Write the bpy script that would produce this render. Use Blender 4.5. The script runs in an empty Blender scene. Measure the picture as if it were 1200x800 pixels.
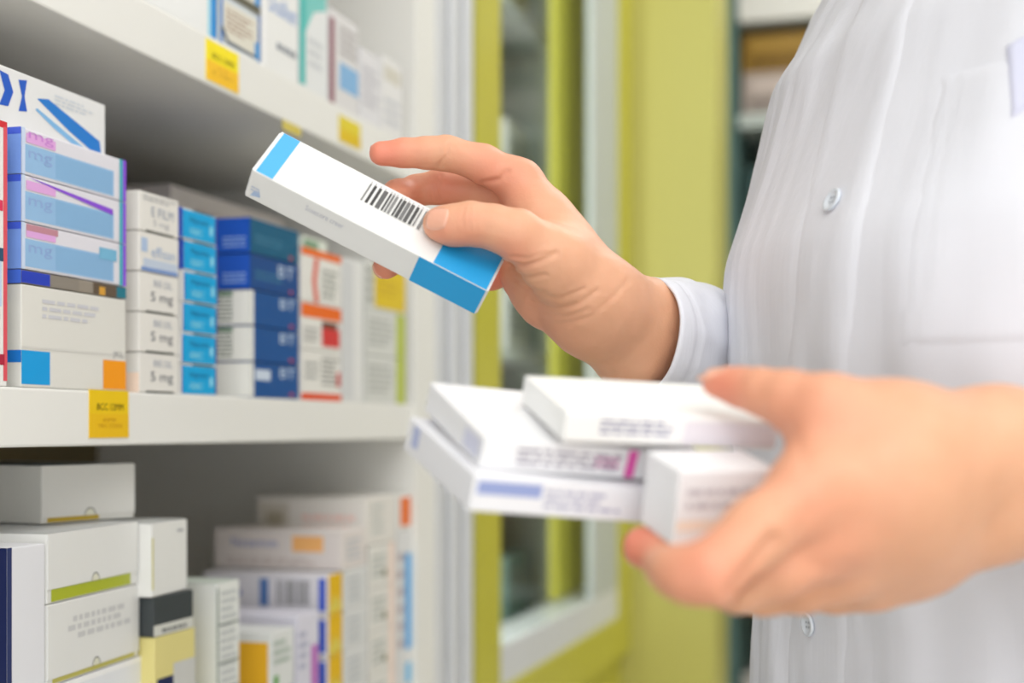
import bpy, bmesh, math, random
import numpy as np
from mathutils import Vector, Matrix, noise

random.seed(7)
C = bpy.context.scene.collection
PI = math.pi
# ------------------------------------------------------------------ camera frame
FPX = 1667.0            # focal length in pixels of the 1200 px wide frame
HOR = 501.0             # horizon row
CAMZ = 1.12
YAW = math.radians(16.4)
SN, CS = math.sin(YAW), math.cos(YAW)


def cm(px, py, z):
    """photo column, row and real depth -> (right, up, depth) metres from the lens"""
    return np.array([(px - 600.0) / FPX * z, (HOR - py) / FPX * z, z])


def c2w(v):
    X, H, Z = v[0], v[1], v[2]
    return Vector((-SN * Z + CS * X, CS * Z + SN * X, CAMZ + H))


def W(px, py, z):
    return c2w(cm(px, py, z))


def c2w_arr(a):
    return np.stack([-SN * a[:, 2] + CS * a[:, 0], CS * a[:, 2] + SN * a[:, 0], CAMZ + a[:, 1]], 1)


XF = -0.5               # front plane of the shelving


def Yp(px, x=XF):
    """world y where the sight line of a column meets the vertical plane x"""
    return -x / math.tan(YAW - math.atan((px - 600.0) / FPX))


def Hp(px, py, x=XF):
    """world z of a photo point lying on the plane x"""
    y = Yp(px, x)
    z = -SN * x + CS * y
    return CAMZ + (HOR - py) / FPX * z


# ------------------------------------------------------------------ materials
def s2l(c):
    return tuple((v / 255 / 12.92) if v / 255 <= 0.04045 else ((v / 255 + 0.055) / 1.055) ** 2.4 for v in c)


MATS = {}


def mat(name, rgb, rough=0.5, metal=0.0, var=0.03, scale=40, bump=0.0, bscale=300, spec=0.5, coat=0.0):
    if name in MATS:
        return MATS[name]
    m = bpy.data.materials.new(name)
    m.use_nodes = True
    nt = m.node_tree
    b = nt.nodes['Principled BSDF']
    tc = nt.nodes.new('ShaderNodeTexCoord')
    n = nt.nodes.new('ShaderNodeTexNoise')
    n.inputs['Scale'].default_value = scale
    n.inputs['Detail'].default_value = 4
    nt.links.new(tc.outputs['Object'], n.inputs['Vector'])
    mx = nt.nodes.new('ShaderNodeMix')
    mx.data_type = 'RGBA'
    l = s2l(rgb)
    mx.inputs[6].default_value = tuple(max(0, v * (1 - var)) for v in l) + (1,)
    mx.inputs[7].default_value = tuple(min(1, v * (1 + var)) for v in l) + (1,)
    nt.links.new(n.outputs['Fac'], mx.inputs[0])
    nt.links.new(mx.outputs[2], b.inputs['Base Color'])
    b.inputs['Roughness'].default_value = rough
    b.inputs['Metallic'].default_value = metal
    b.inputs['Specular IOR Level'].default_value = spec
    b.inputs['Coat Weight'].default_value = coat
    if bump:
        n2 = nt.nodes.new('ShaderNodeTexNoise')
        n2.inputs['Scale'].default_value = bscale
        n2.inputs['Detail'].default_value = 3
        nt.links.new(tc.outputs['Object'], n2.inputs['Vector'])
        bp = nt.nodes.new('ShaderNodeBump')
        bp.inputs['Strength'].default_value = bump
        bp.inputs['Distance'].default_value = 0.001
        nt.links.new(n2.outputs['Fac'], bp.inputs['Height'])
        nt.links.new(bp.outputs['Normal'], b.inputs['Normal'])
    MATS[name] = m
    return m


def card(rgb):
    return mat('card_%d_%d_%d' % tuple(rgb), rgb, rough=0.42, var=0.02, scale=25, bump=0.08, bscale=400)


def ink(rgb):
    return mat('ink_%d_%d_%d' % tuple(rgb), rgb, rough=0.4, var=0.02)


WHITE = (238, 237, 233)
OFFW = (226, 224, 217)

# ------------------------------------------------------------------ object helpers


def link_mesh(name, me, mats, parent=None):
    o = bpy.data.objects.new(name, me)
    C.objects.link(o)
    for m in (mats if isinstance(mats, (list, tuple)) else [mats]):
        me.materials.append(m)
    if parent is not None:
        o.parent = parent
    return o


def obj(name, bm, mats, parent=None, smooth=False):
    me = bpy.data.meshes.new(name)
    bmesh.ops.recalc_face_normals(bm, faces=bm.faces)
    bm.to_mesh(me)
    bm.free()
    if smooth:
        me.polygons.foreach_set('use_smooth', [True] * len(me.polygons))
    return link_mesh(name, me, mats, parent)


def tag(o, label, cat, group=None):
    o['label'] = label
    o['category'] = cat
    if group:
        o['group'] = group
    return o


def empty(name, loc, rz=0.0):
    o = bpy.data.objects.new(name, None)
    o.empty_display_size = 0.05
    C.objects.link(o)
    o.location = loc
    o.rotation_euler = (0, 0, rz)
    return o


def box(bm, x0, y0, z0, x1, y1, z1, bev=0.0, mi=0):
    r = bmesh.ops.create_cube(bm, size=1.0)
    for v in r['verts']:
        v.co = Vector(((v.co.x + .5) * (x1 - x0) + x0, (v.co.y + .5) * (y1 - y0) + y0, (v.co.z + .5) * (z1 - z0) + z0))
    fs = set(f for v in r['verts'] for f in v.link_faces)
    if bev:
        es = list(set(e for f in fs for e in f.edges))
        rr = bmesh.ops.bevel(bm, geom=es, offset=bev, segments=2, affect='EDGES', profile=0.6)
        fs = set(rr['faces']) | set(f for f in fs if f.is_valid)
    for f in fs:
        if f.is_valid:
            f.material_index = mi


def structure(o):
    o['kind'] = 'structure'
    return o


# ------------------------------------------------------------------ printed cartons
TXT = {}


def text_mesh(s):
    if s in TXT:
        return TXT[s]
    cu = bpy.data.curves.new('t', 'FONT')
    cu.body = s
    cu.resolution_u = 2
    o = bpy.data.objects.new('t', cu)
    C.objects.link(o)
    dg = bpy.context.evaluated_depsgraph_get()
    me = o.evaluated_get(dg).to_mesh()
    vs = np.array([v.co[:2] for v in me.vertices])
    fs = [list(p.vertices) for p in me.polygons]
    o.evaluated_get(dg).to_mesh_clear()
    bpy.data.objects.remove(o)
    bpy.data.curves.remove(cu)
    mn, mx = vs.min(0), vs.max(0)
    vs = (vs - mn) / (mx - mn)
    TXT[s] = (vs, fs)
    return TXT[s]


def carton(name, label, M, size, rgb, prints=(), group=None, cat='box', bevel=0.0009, flaps=()):
    """folding carton: local x along its front, y into the depth, z up; prints lie on faces F, L, T, R.
    u, v run 0..1 across the face"""
    w, d, h = size
    bm = bmesh.new()
    box(bm, 0, 0, 0, w, d, h, bevel)
    mats = [card(rgb)]
    idx = {}
    lift = [0.00012]

    def mi(c):
        c = tuple(c)
        if c not in idx:
            mats.append(ink(c))
            idx[c] = len(mats) - 1
        return idx[c]

    def P(face, u, v):
        e = lift[0]
        if face == 'F':
            return (u * w, -e, v * h)
        if face == 'L':
            return (-e, (1 - u) * d, v * h)
        if face == 'R':
            return (w + e, u * d, v * h)
        return (u * w, v * d, h + e)

    def poly(face, pts, c):
        f = bm.faces.new([bm.verts.new(P(face, u, v)) for u, v in pts])
        f.material_index = mi(c)

    def rect(face, u0, v0, u1, v1, c):
        poly(face, [(u0, v0), (u1, v0), (u1, v1), (u0, v1)], c)

    for k, p in enumerate(prints):
        lift[0] += 0.00002
        kind = p[0]
        if kind == 'r':
            rect(*p[1:])
        elif kind == 'p':
            poly(*p[1:])
        elif kind == 't':            # text fitted into a rectangle
            _, face, u0, v0, u1, v1, s, c = p
            vs, fs = text_mesh(s)
            bv = [bm.verts.new(P(face, u0 + (u1 - u0) * a, v0 + (v1 - v0) * b)) for a, b in vs]
            for f in fs:
                try:
                    ff = bm.faces.new([bv[i] for i in f])
                    ff.material_index = mi(c)
                except ValueError:
                    pass
        elif kind == 'l':            # rows of small print
            _, face, u0, v0, u1, v1, n, c = p
            rr = random.Random(int(u0 * 991 + v0 * 577 + n * 31) + k)
            for i in range(n):
                vv = v1 - (v1 - v0) * (i + .8) / n
                hh = (v1 - v0) / n * .5
                u = u0
                end = u1 - rr.random() * .3 * (u1 - u0)
                while u < end:
                    l = (u1 - u0) * (.06 + .16 * rr.random())
                    rect(face, u, vv, min(u + l, u1), vv + hh, c)
                    u += l + (u1 - u0) * .035
        elif kind == 'b':            # bar code
            _, face, u0, v0, u1, v1, n, c = p
            rr = random.Random(n)
            ws = [(.6 + 1.5 * rr.random(), .4 + .8 * rr.random()) for _ in range(n)]
            tot = sum(a + b for a, b in ws)
            u = u0
            for a, b in ws:
                rect(face, u, v0, u + a / tot * (u1 - u0), v1, c)
                u += (a + b) / tot * (u1 - u0)
    me = bpy.data.meshes.new(name)
    # keep outward orientation of print faces
    bm.normal_update()
    cen = Vector((w / 2, d / 2, h / 2))
    for f in bm.faces:
        if f.normal.dot(f.calc_center_median() - cen) < 0:
            f.normal_flip()
    bm.to_mesh(me)
    bm.free()
    o = link_mesh(name, me, mats)
    o.matrix_world = M
    tag(o, label, cat, group)
    for fl in flaps:                 # tuck flaps: (face, u0, v0, u1, v1, colour)
        face, u0, v0, u1, v1, c = fl[:6]
        b2 = bmesh.new()
        t = 0.0006
        if face == 'F':
            box(b2, u0 * w, -t, v0 * h, u1 * w, 0.0002, v1 * h, .0002)
        elif face == 'L':
            box(b2, -t, (1 - u1) * d, v0 * h, 0.0002, (1 - u0) * d, v1 * h, .0002)
        elif face == 'R':
            box(b2, w - .0002, u0 * d, v0 * h, w + t, u1 * d, v1 * h, .0002)
        ms = [card(c)]
        if len(fl) > 6 and fl[6] == 'notch':
            cx = (u0 + u1) / 2 * w
            cz = v0 * h
            vs = []
            for rr_ in (.0052, .0045):
                vs.append([b2.verts.new((cx + rr_ * math.cos(a), -t - .0001, cz + rr_ * math.sin(a))) for a in np.linspace(0, PI, 17)])
            for i in range(16):
                f = b2.faces.new((vs[0][i], vs[0][i + 1], vs[1][i + 1], vs[1][i]))
                f.material_index = 1
            f = b2.faces.new(vs[1])
            f.material_index = 2
            ms += [ink((60, 62, 66)), ink((225, 224, 205))]
        if len(fl) > 8:
            ms.append(ink((206, 206, 206)))
            rr = random.Random(4)
            for q, (ua, ub) in enumerate(((.25, .8), (.2, .75), (.3, .9))):
                u = ua
                while u < ub:
                    l = .03 + .06 * rr.random()
                    va = .72 - q * .11
                    f = b2.faces.new([b2.verts.new((x_ * w, -t - .0001, z_ * h)) for x_, z_ in ((u, va), (u + l, va), (u + l, va + .07), (u, va + .07))])
                    f.material_index = 3
                    u += l + .02
        f_ = obj('flap', b2, ms, o)
        if len(fl) > 7:
            f_['label'] = fl[7]
    return o


MSH = Matrix.Rotation(PI / 2, 4, 'Z')       # x -> +Y (along the shelf), y -> -X (into it)


def sc(name, label, px0, px1, z0, z1, rgb, prints=(), depth=.12, sb=0.0, rot=0.0, group=None, flaps=()):
    """carton standing on the shelving between two photo columns; sb = set back from the shelf front"""
    x = XF - sb - .001
    y0, y1 = Yp(px0, x), Yp(px1, x)
    M = Matrix.Translation((x, y0, z0 + .0002)) @ Matrix.Rotation(PI / 2 + math.radians(rot), 4, 'Z')
    return carton(name, label, M, (y1 - y0 - .0006, depth, z1 - z0 - .0005), rgb, prints, group, flaps=flaps)


# ================================================================== ROOM
m_wall = mat('wall_paint', (232, 230, 224), .7, var=.02, scale=3, bump=.1, bscale=90)
m_ceil = mat('ceiling_paint', (240, 239, 235), .8, var=.01)
m_lam = mat('white_laminate', (236, 235, 230), .38, var=.012, scale=8, bump=.03, bscale=500)
m_back = mat('grey_beige_board', (128, 113, 78), .6, var=.04, scale=6)
m_yel = mat('lime_yellow_lacquer', (192, 186, 62), .35, var=.04, scale=5)
m_pil = mat('pale_lime_panel', (188, 183, 98), .5, var=.05, scale=3)
m_alu = mat('brushed_aluminium', (222, 224, 228), .4, metal=.15, var=.04, scale=30)
m_teal = mat('teal_grey_edge', (96, 128, 124), .4, var=.05)
m_dark = mat('dark_plinth', (70, 66, 58), .6)

m_floor = mat('floor_tile', (200, 194, 182), .3, var=.03, scale=2)
nt = m_floor.node_tree
br = nt.nodes.new('ShaderNodeTexBrick')
br.offset = 0
br.inputs['Scale'].default_value = 1.0
br.inputs['Brick Width'].default_value = .4
br.inputs['Row Height'].default_value = .4
br.inputs['Mortar Size'].default_value = .004
br.inputs['Color1'].default_value = (.62, .58, .5, 1)
br.inputs['Color2'].default_value = (.58, .55, .48, 1)
br.inputs['Mortar'].default_value = (.3, .28, .25, 1)
nt.links.new(nt.nodes['Texture Coordinate'].outputs['Object'], br.inputs['Vector'])
nt.links.new(br.outputs['Color'], nt.nodes['Principled BSDF'].inputs['Base Color'])

RX0, RX1, RY0, RY1, RZ1 = -.97, 2.3, -1.6, 4.2, 2.75


def slab(name, a, b, m):
    bm = bmesh.new()
    box(bm, *a, *b)
    return structure(obj(name, bm, m))


slab('floor', (RX0 - .1, RY0, -.1), (RX1 + .1, RY1 + .1, 0), m_floor)
slab('ceiling', (RX0 - .1, RY0, RZ1), (RX1 + .1, RY1 + .1, RZ1 + .1), m_ceil)
slab('wall_left', (RX0 - .1, RY0, 0), (RX0, RY1 + .1, RZ1), m_wall)
slab('wall_right', (RX1, RY0, 0), (RX1 + .1, RY1 + .1, RZ1), m_wall)
slab('wall_back', (RX0, RY1, 0), (RX1, RY1 + .1, RZ1), m_wall)

# ================================================================== SHELVING UNIT
H1T, H1B = CAMZ + .0232, CAMZ - .0112      # middle shelf
H2T, H2B = CAMZ + .2835, CAMZ + .2475      # upper shelf
H3T = CAMZ - .272                           # lower shelf
YS0, YS1 = .02, 1.405
unit = empty('shelving_unit', (XF - .2, .7, 0))
tag(unit, 'white open shelving unit with yellow price tags, packed with medicine boxes', 'shelf')


def part(name, a, b, m, parent, bev=.0012):
    bm = bmesh.new()
    o = Vector(parent.location)
    box(bm, a[0] - o.x, a[1] - o.y, a[2] - o.z, b[0] - o.x, b[1] - o.y, b[2] - o.z, bev)
    return obj(name, bm, m, parent)


XB = -.86
part('back_panel', (XB - .012, YS0, .06), (XB, YS1, 2.3), m_back, unit)
for zt, zb in ((H1T, H1B), (H2T, H2B), (H3T, H3T - .0344), (CAMZ + .58, CAMZ + .545), (.42, .385)):
    o = part('shelf', (XB, YS0, zb), (XF, Yp(483), zt), m_lam, unit, .0015)
    if zt == H1T:
        mid_shelf = o
    if zt == H2T:
        up_shelf = o
part('end_panel', (XB - .012, Yp(483), .0), (XF + .004, Yp(506), 2.3), m_lam, unit)
part('side_panel', (XB - .012, YS0 - .022, .0), (XF, YS0, 2.3), m_lam, unit)
part('plinth', (XB, YS0, 0), (XF - .03, Yp(483), .08), m_dark, unit)
# ribbed aluminium upright beside the end panel
al = empty('aluminium_upright', (XF - .03, Yp(530), 0))
tag(al, 'ribbed grey aluminium upright between the white shelving and the glass cabinet', 'post')
bm = bmesh.new()
ya, yb = Yp(507) - al.location.y, Yp(557) - al.location.y
box(bm, -.04, ya, 0, .012, yb, 2.4, .001)
obj('core', bm, mat('groove_grey', (120, 122, 126), .5), al)
n = 3
for i in range(n):
    bm = bmesh.new()
    a = ya + (yb - ya) * (i + .05) / n
    b = ya + (yb - ya) * (i + .62) / n
    box(bm, .01, a, 0, .034, b, 2.4, .003)
    obj('rib', bm, m_alu, al)


def price_label(px0, px1, py0, py1, parent, top, bot, line1, line2, bothalf=True):
    """yellow paper tag stuck on the front edge of a shelf: rows given at the left edge"""
    y0, y1 = Yp(px0), Yp(px1)
    z1, z0 = Hp(px0, py0), Hp(px0, py1)
    bm = bmesh.new()
    o = Vector(parent.parent.location)
    x = XF - o.x
    box(bm, x - .0001, y0 - o.y, z0 - o.z, x + .0005, y1 - o.y, z1 - o.z)
    mats = [ink(top), ink(bot), ink((105, 92, 10)), ink((205, 150, 20))]

    def quad(u0, v0, u1, v1, k, e):
        f = bm.faces.new([bm.verts.new((x + e, y0 + (y1 - y0) * u - o.y, z0 + (z1 - z0) * v - o.z)) for u, v in ((u0, v0), (u1, v0), (u1, v1), (u0, v1))])
        f.material_index = k
    quad(0, 0, 1, .5, 1, .0006)

    def txt(s, u0, v0, u1, v1, k):
        vs, fs = text_mesh(s)
        bv = [bm.verts.new((x + .0008, y0 + (y1 - y0) * (u0 + (u1 - u0) * a) - o.y, z0 + (z1 - z0) * (v0 + (v1 - v0) * b) - o.z)) for a, b in vs]
        for f in fs:
            ff = bm.faces.new([bv[i] for i in f])
            ff.material_index = k
    if line1:
        txt(line1, .18, .58, .85, .72, 2)
    if line2:
        txt(line2[0], .34, .33, .66, .42, 3)
        txt(line2[1], .2, .2, .82, .29, 3)
    return obj('price_label', bm, mats, parent)


price_label(104, 150, 456, 513, mid_shelf, (240, 200, 10), (238, 190, 14), 'BCC 12MM', ('pytp', 'TBC, CODE'))
price_label(241, 279, 44, 92, up_shelf, (255, 232, 0), (253, 200, 32), 'BCC 12MM', ('A 15,', 'E 1007'))
price_label(397, 422, 134, 164, up_shelf, (228, 208, 50), (226, 192, 24), None, None)
price_label(331, 352, 140, 151, up_shelf, (214, 196, 92), (214, 196, 92), None, None)

# ================================================================== CARTONS: MIDDLE SHELF
LB = (150, 190, 228)
GREYTXT = (120, 122, 126)
sc('medicine_box', 'white upright box with a red border at the left end of the middle shelf', -60, 9, H1T, Hp(5, 141), WHITE,
   [('r', 'F', .0, .975, 1, 1, (214, 42, 52)), ('r', 'F', .93, .02, 1, .98, (226, 84, 96)), ('r', 'F', .2, .3, .9, .5, (196, 218, 238)),
    ('r', 'F', .7, .66, .92, .7, (226, 50, 92)), ('r', 'F', .6, .47, .93, .52, (40, 80, 110)), ('r', 'F', .6, .08, .95, .12, (176, 30, 60)),
    ('l', 'F', .2, .1, .9, .28, 5, (130, 150, 190))], depth=.1)
zc = Hp(86, 341)
sc('medicine_box', 'large white box with one cyan and one orange square, under the light blue boxes', 25, 148, H1T, zc, OFFW,
   [('r', 'F', .0, .03, .25, .36, (14, 158, 226)), ('r', 'F', .76, .02, 1, .33, (250, 158, 18)), ('r', 'L', .7, .24, 1, .36, (20, 120, 210)),
    ('l', 'F', .18, .68, .74, .9, 3, (206, 206, 212)), ('r', 'F', .0, .38, 1, .4, (216, 214, 208)), ('t', 'F', .86, .35, .97, .43, 'JKL', (150, 150, 152))], depth=.13)
zd = Hp(86, 325)
sc('medicine_box', 'thin flat box, navy, grey and brown, squeezed under the light blue boxes', 25, 148, zc, zd, (150, 140, 128),
   [('r', 'F', .0, .05, .25, .95, (36, 62, 186)), ('r', 'F', .25, .05, .52, .95, (140, 132, 122)), ('r', 'F', .66, .05, .94, .95, (98, 82, 66)),
    ('r', 'F', .72, .05, .78, .7, (216, 160, 60)), ('r', 'F', .9, .05, 1, .95, (30, 120, 140)), ('r', 'L', 0, .0, 1, 1, (72, 112, 220))], depth=.12)
ze = Hp(86, 167)
words = ['topmost of three stacked light blue boxes with purple right edges', 'middle one of three stacked light blue boxes with purple right edges',
         'lowest of three stacked light blue boxes with purple right edges']
for i in range(3):
    z1 = ze - (ze - zd) * i / 3
    z0 = ze - (ze - zd) * (i + 1) / 3
    pr = [('r', 'F', .03, .06, .87, .66, LB), ('r', 'F', .3, .1, .85, .62, (136, 180, 220)), ('r', 'F', .93, 0, .965, 1, (66, 176, 190)),
          ('r', 'F', .965, 0, 1, 1, (142, 78, 222)), ('r', 'F', .0, 0, .03, 1, (206, 220, 244)), ('r', 'L', 0, 0, 1, 1, (128, 164, 238)),
          ('r', 'F', .04, .7, .3, .9, (226, 170, 226)), ('t', 'F', .06, .3, .27, .54, 'mg', (146, 174, 222)), ('r', 'L', 0, .85, 1, 1, (72, 100, 220))]
    if i == 1:
        pr += [('p', 'F', [(.05, .98), (.86, .76), (.86, .62), (.3, .86)], (140, 76, 216))]
    if i == 2:
        pr += [('r', 'F', .04, .84, .32, .98, (196, 138, 152)), ('r', 'F', .72, .55, .9, .82, (120, 184, 218))]
    if i == 0:
        pr += [('t', 'F', .06, .74, .28, .94, 'mg', (206, 134, 214))]
    sc('medicine_box', words[i], 25, 148, z0, z1, (226, 224, 232), pr, depth=.115, group='light blue boxes on the middle shelf')
zf = ze + (Hp(124, 107, XF - .012) - Hp(124, 172, XF - .012))
sc('medicine_box', 'white box with a blue brush stroke, lying on top of the light blue boxes', -75, 124, ze, zf, (230, 230, 230),
   [('p', 'F', [(.55, .66), (.62, .72), (.8, .5), (.96, .3), (.97, .06), (.9, .08), (.75, .3)], (28, 122, 206)),
    ('p', 'F', [(.55, .5), (.7, .3), (.88, .05), (.8, .05), (.65, .26), (.54, .46)], (130, 184, 228)),
    ('p', 'F', [(.44, .86), (.49, .9), (.475, .62), (.49, .38), (.44, .34), (.46, .6)], (24, 88, 196)),
    ('p', 'F', [(.33, .9), (.38, .88), (.41, .62), (.38, .36), (.33, .34), (.36, .6)], (24, 88, 196)), ('l', 'F', .66, .66, .93, .86, 3, (206, 212, 220))],
   depth=.13, sb=.012)

# white "5 mg" stack
zw = Hp(163, 221)
ordn = ['topmost', 'second from the top', 'middle one', 'second from the bottom', 'lowest']
for i in range(5):
    z1 = zw - (zw - H1T) * i / 5
    z0 = zw - (zw - H1T) * (i + 1) / 5
    pr = [('r', 'F', .16, -.0 + .005, .86, .05, (70, 76, 70))] if i != 1 else [('r', 'F', .1, .06, .96, .34, (196, 208, 226)), ('r', 'F', .05, .02, .97, .12, (120, 150, 205))]
    if i >= 2:
        pr += [('t', 'F', .28, .22, .84, .54, '5 mg', (84, 88, 102)), ('t', 'F', .36, .68, .56, .84, 'BE', (165, 172, 186)), ('t', 'F', .6, .66, .82, .84, 'OIL', (165, 172, 186))]
    elif i == 1:
        pr += [('t', 'F', .3, .4, .9, .68, 'effisan', (160, 182, 214)), ('r', 'F', .05, .5, .2, .85, (176, 196, 226))]
    else:
        pr += [('t', 'F', .3, .42, .86, .66, 'E FILM', (142, 152, 170)), ('t', 'F', .34, .14, .74, .34, '5 mg', (172, 174, 180)), ('l', 'F', .1, .78, .9, .94, 2, (176, 176, 178))]
    if i == 4:
        pr += [('r', 'L', .0, .0, 1, .5, (252, 226, 206))]
    sc('medicine_box', 'white 5 mg medicine box, %s of five' % ordn[i], 163, 210, z0, z1, (233, 230, 224), pr, depth=.1, group='white 5 mg boxes on the middle shelf')

# cyan stack with softly bowed fronts
zq = Hp(213, 241)
ordn6 = ['topmost', 'second from the top', 'third from the top', 'third from the bottom', 'second from the bottom', 'lowest']
for i in range(6):
    z1 = zq - (zq - H1T) * i / 6
    z0 = zq - (zq - H1T) * (i + 1) / 6
    off = [0, 2, 4, 2, .5, 0][i]
    pr = [('r', 'F', .02, .03, .96, .95, (6, 168, 226)), ('r', 'F', .0, .03, .03, .97, (30, 78, 190)), ('r', 'F', .96, .03, 1, .97, (88, 44, 140)),
          ('t', 'F', .22, .52, .76, .76, 'Naposina', (10, 60, 120)), ('l', 'F', .22, .18, .6, .4, 3, (150, 224, 240)), ('r', 'F', .8, .3, .88, .6, (160, 226, 242)),
          ('r', 'L', .9, 0, 1, 1, (30, 78, 190) if i < 2 else (238, 238, 236)), ('r', 'F', .3, .965, .9, .999, (40, 70, 80))]
    sc('medicine_box', 'bright cyan medicine box, %s in the stack of six' % ordn6[i], 213 + off * .6, 254 + off * .4, z0, z1, (236, 236, 236), pr, depth=.1,
       group='cyan boxes on the middle shelf', sb=.0005 * (i % 2))

# blue stack
zb_ = Hp(293, 253)
for i in range(5):
    z1 = zb_ - (zb_ - H1T) * i / 5
    z0 = zb_ - (zb_ - H1T) * (i + 1) / 5
    if i < 2:
        base = (24, 72, 140)
        pr = [('r', 'L', 0, .02, 1, .98, (22, 84, 190)), ('l', 'L', .78, .15, .97, .5, 3, (140, 170, 220)),
              ('r', 'F', .0, .02, 1, .98, (18, 92, 126) if i == 0 else (24, 74, 138)), ('l', 'F', .1, .3, .7, .6, 2, (60, 120, 150)), ('r', 'F', .8, .08, .86, .18, (190, 50, 60))]
        if i == 1:
            pr += [('t', 'F', .56, .5, .9, .86, 'BT', (190, 206, 226))]
        lab = 'blue medicine box with a bright blue end, %s of the stack' % ('topmost' if i == 0 else 'second from top')
    else:
        base = (26, 78, 146)
        pr = [('r', 'L', 0, .02, 1, .98, (236, 236, 230)), ('r', 'F', 0, .02, .07, .98, (236, 236, 230)),
              ('r', 'F', .07, .02, 1, .98, (24, 82, 148)), ('t', 'F', .6, .6, .92, .9, 'BT', (196, 212, 230)), ('r', 'F', .8, .08, .88, .18, (180, 50, 66))]
        if i < 4:
            pr += [('l', 'L', .66, .1, .86, .92, 7, (112, 124, 112)), ('r', 'L', .66, .82, .86, .96, (110, 140, 116))]
        if i == 4:
            pr += [('r', 'F', .1, .5, .4, .8, (206, 218, 234))]
        lab = 'dark blue box with a white end label, %s of the three' % ['uppermost', 'middle one', 'lowest'][i - 2]
    sc('medicine_box', lab, 293, 350, z0, z1, base, pr, depth=.105, group='dark blue boxes on the middle shelf')

# orange and white stack
zo = Hp(353, 287)
zs = [zo, Hp(353, 351), Hp(353, 408), H1T]
ORG = (240, 112, 34)
for i in range(3):
    pr = [[('r', 'F', 0, .86, 1, 1, ORG), ('p', 'F', [(.32, 0), (.42, 0), (.36, .4), (.42, .84), (.32, .84), (.26, .4)], (226, 88, 60)), ('l', 'F', .5, .1, .9, .7, 5, (150, 156, 150))],
          [('r', 'F', 0, .68, 1, .97, ORG), ('r', 'F', .5, .1, .96, .5, (214, 60, 60)), ('r', 'F', .5, .5, .9, .64, (110, 66, 50)), ('l', 'F', .06, .15, .4, .5, 3, (170, 170, 168))],
          [('r', 'F', 0, 0, 1, .14, (234, 84, 40)), ('l', 'F', .5, .3, .95, .9, 6, (140, 140, 136)), ('r', 'F', .88, .3, .98, .6, (206, 80, 76)), ('l', 'F', .08, .4, .4, .8, 3, (170, 172, 170))]][i]
    sc('medicine_box', 'white box with an orange band, %s of three right of the dark blue stack' % ['top one', 'middle one', 'bottom one'][i], 353, 400, zs[i + 1], zs[i], (232, 230, 224), pr,
       depth=.1, group='orange banded boxes on the middle shelf')
sc('medicine_box', 'small white and green box lying on the orange banded boxes', 356, 384, zo, Hp(356, 270), (214, 220, 208),
   [('r', 'F', 0, .1, .6, .8, (130, 160, 130))], depth=.08, sb=.01)
sc('medicine_box', 'tall plain pale grey box between the orange banded and the yellow boxes', 402, 426, H1T, Hp(402, 300), (230, 230, 228), [('r', 'F', .0, .02, .5, .98, (214, 215, 216))], depth=.1)
zg = Hp(430, 303)
zgs = [zg, Hp(430, 360), Hp(430, 415), H1T]
for i in range(3):
    if i == 0:
        pr = [('r', 'F', .2, .05, .98, .98, (226, 196, 44)), ('l', 'F', .02, .1, .16, .9, 4, (140, 140, 130)), ('l', 'F', .3, .3, .8, .7, 3, (206, 170, 40))]
        lab = 'yellow and white box at the right end of the middle shelf, on two others'
    else:
        pr = [('r', 'F', .74, .0, .98, 1, (186, 198, 84)), ('l', 'F', .06, .2, .66, .85, 5, (176, 178, 174))]
        lab = 'grey white box with a lime green edge, %s under the yellow box' % ('directly' if i == 1 else 'lower of the two')
    sc('medicine_box', lab, 429, 476, zgs[i + 1], zgs[i], (216, 217, 212), pr, depth=.1)
# taller stack deeper in
sc('medicine_box', 'pale pinkish box deep in the middle shelf, behind the blue stack', 200, 334, H1T, Hp(270, 237, XF - .125), (216, 208, 204),
   [('l', 'F', .2, .8, .8, .95, 2, (200, 186, 184))], depth=.1, sb=.125)

# ================================================================== CARTONS: UPPER SHELF
sc('medicine_box', 'white box with a curved cyan right edge, first on the upper shelf', 150, 254, H2T, H2T + .11, (240, 241, 240),
   [('r', 'F', .93, 0, 1, 1, (20, 140, 216)), ('r', 'F', .89, 0, .93, 1, (170, 224, 242)), ('l', 'F', .4, .2, .75, .5, 3, (210, 222, 230))], depth=.12)
for i in range(2):
    z0 = H2T + .036 * i
    pr = [('r', 'F', 0, .08, 1, .9, (226, 222, 208)), ('r', 'F', 0, 0, .06, 1, (30, 120, 200)), ('r', 'F', .94, 0, 1, 1, (70, 120, 190)),
          ('p', 'F', [(.0, .3), (.16, .04), (.9, .04), (.9, .1), (.2, .12), (.06, .36)], (84, 96, 112)), ('l', 'F', .14, .3, .8, .8, 5, (176, 150, 130)), ('r', 'F', .86, .05, .98, .4, (60, 150, 216))]
    if i:
        pr += [('r', 'F', 0, .02, 1, .2, (96, 92, 72)), ('r', 'F', 0, .5, .5, 1, (30, 110, 190))]
    sc('medicine_box', ['cream box with blue corners standing directly on the upper shelf', 'cream box with blue corners lying on its twin on the upper shelf'][i], 258, 305, z0, z0 + .036, (216, 222, 226), pr, depth=.1,
       group='cream boxes on the upper shelf')
sc('medicine_box', 'white box with blue lettering on the upper shelf, left of the teal box', 307, 349, H2T, H2T + .105, (238, 238, 236),
   [('t', 'F', .2, .44, .96, .58, 'Dosillium', (92, 140, 210)), ('l', 'F', .3, .72, .9, .8, 1, (150, 160, 170)), ('l', 'F', .4, .16, .95, .26, 1, (140, 146, 156)), ('r', 'F', 0, 0, .1, 1, (248, 248, 248))], depth=.11)
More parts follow.
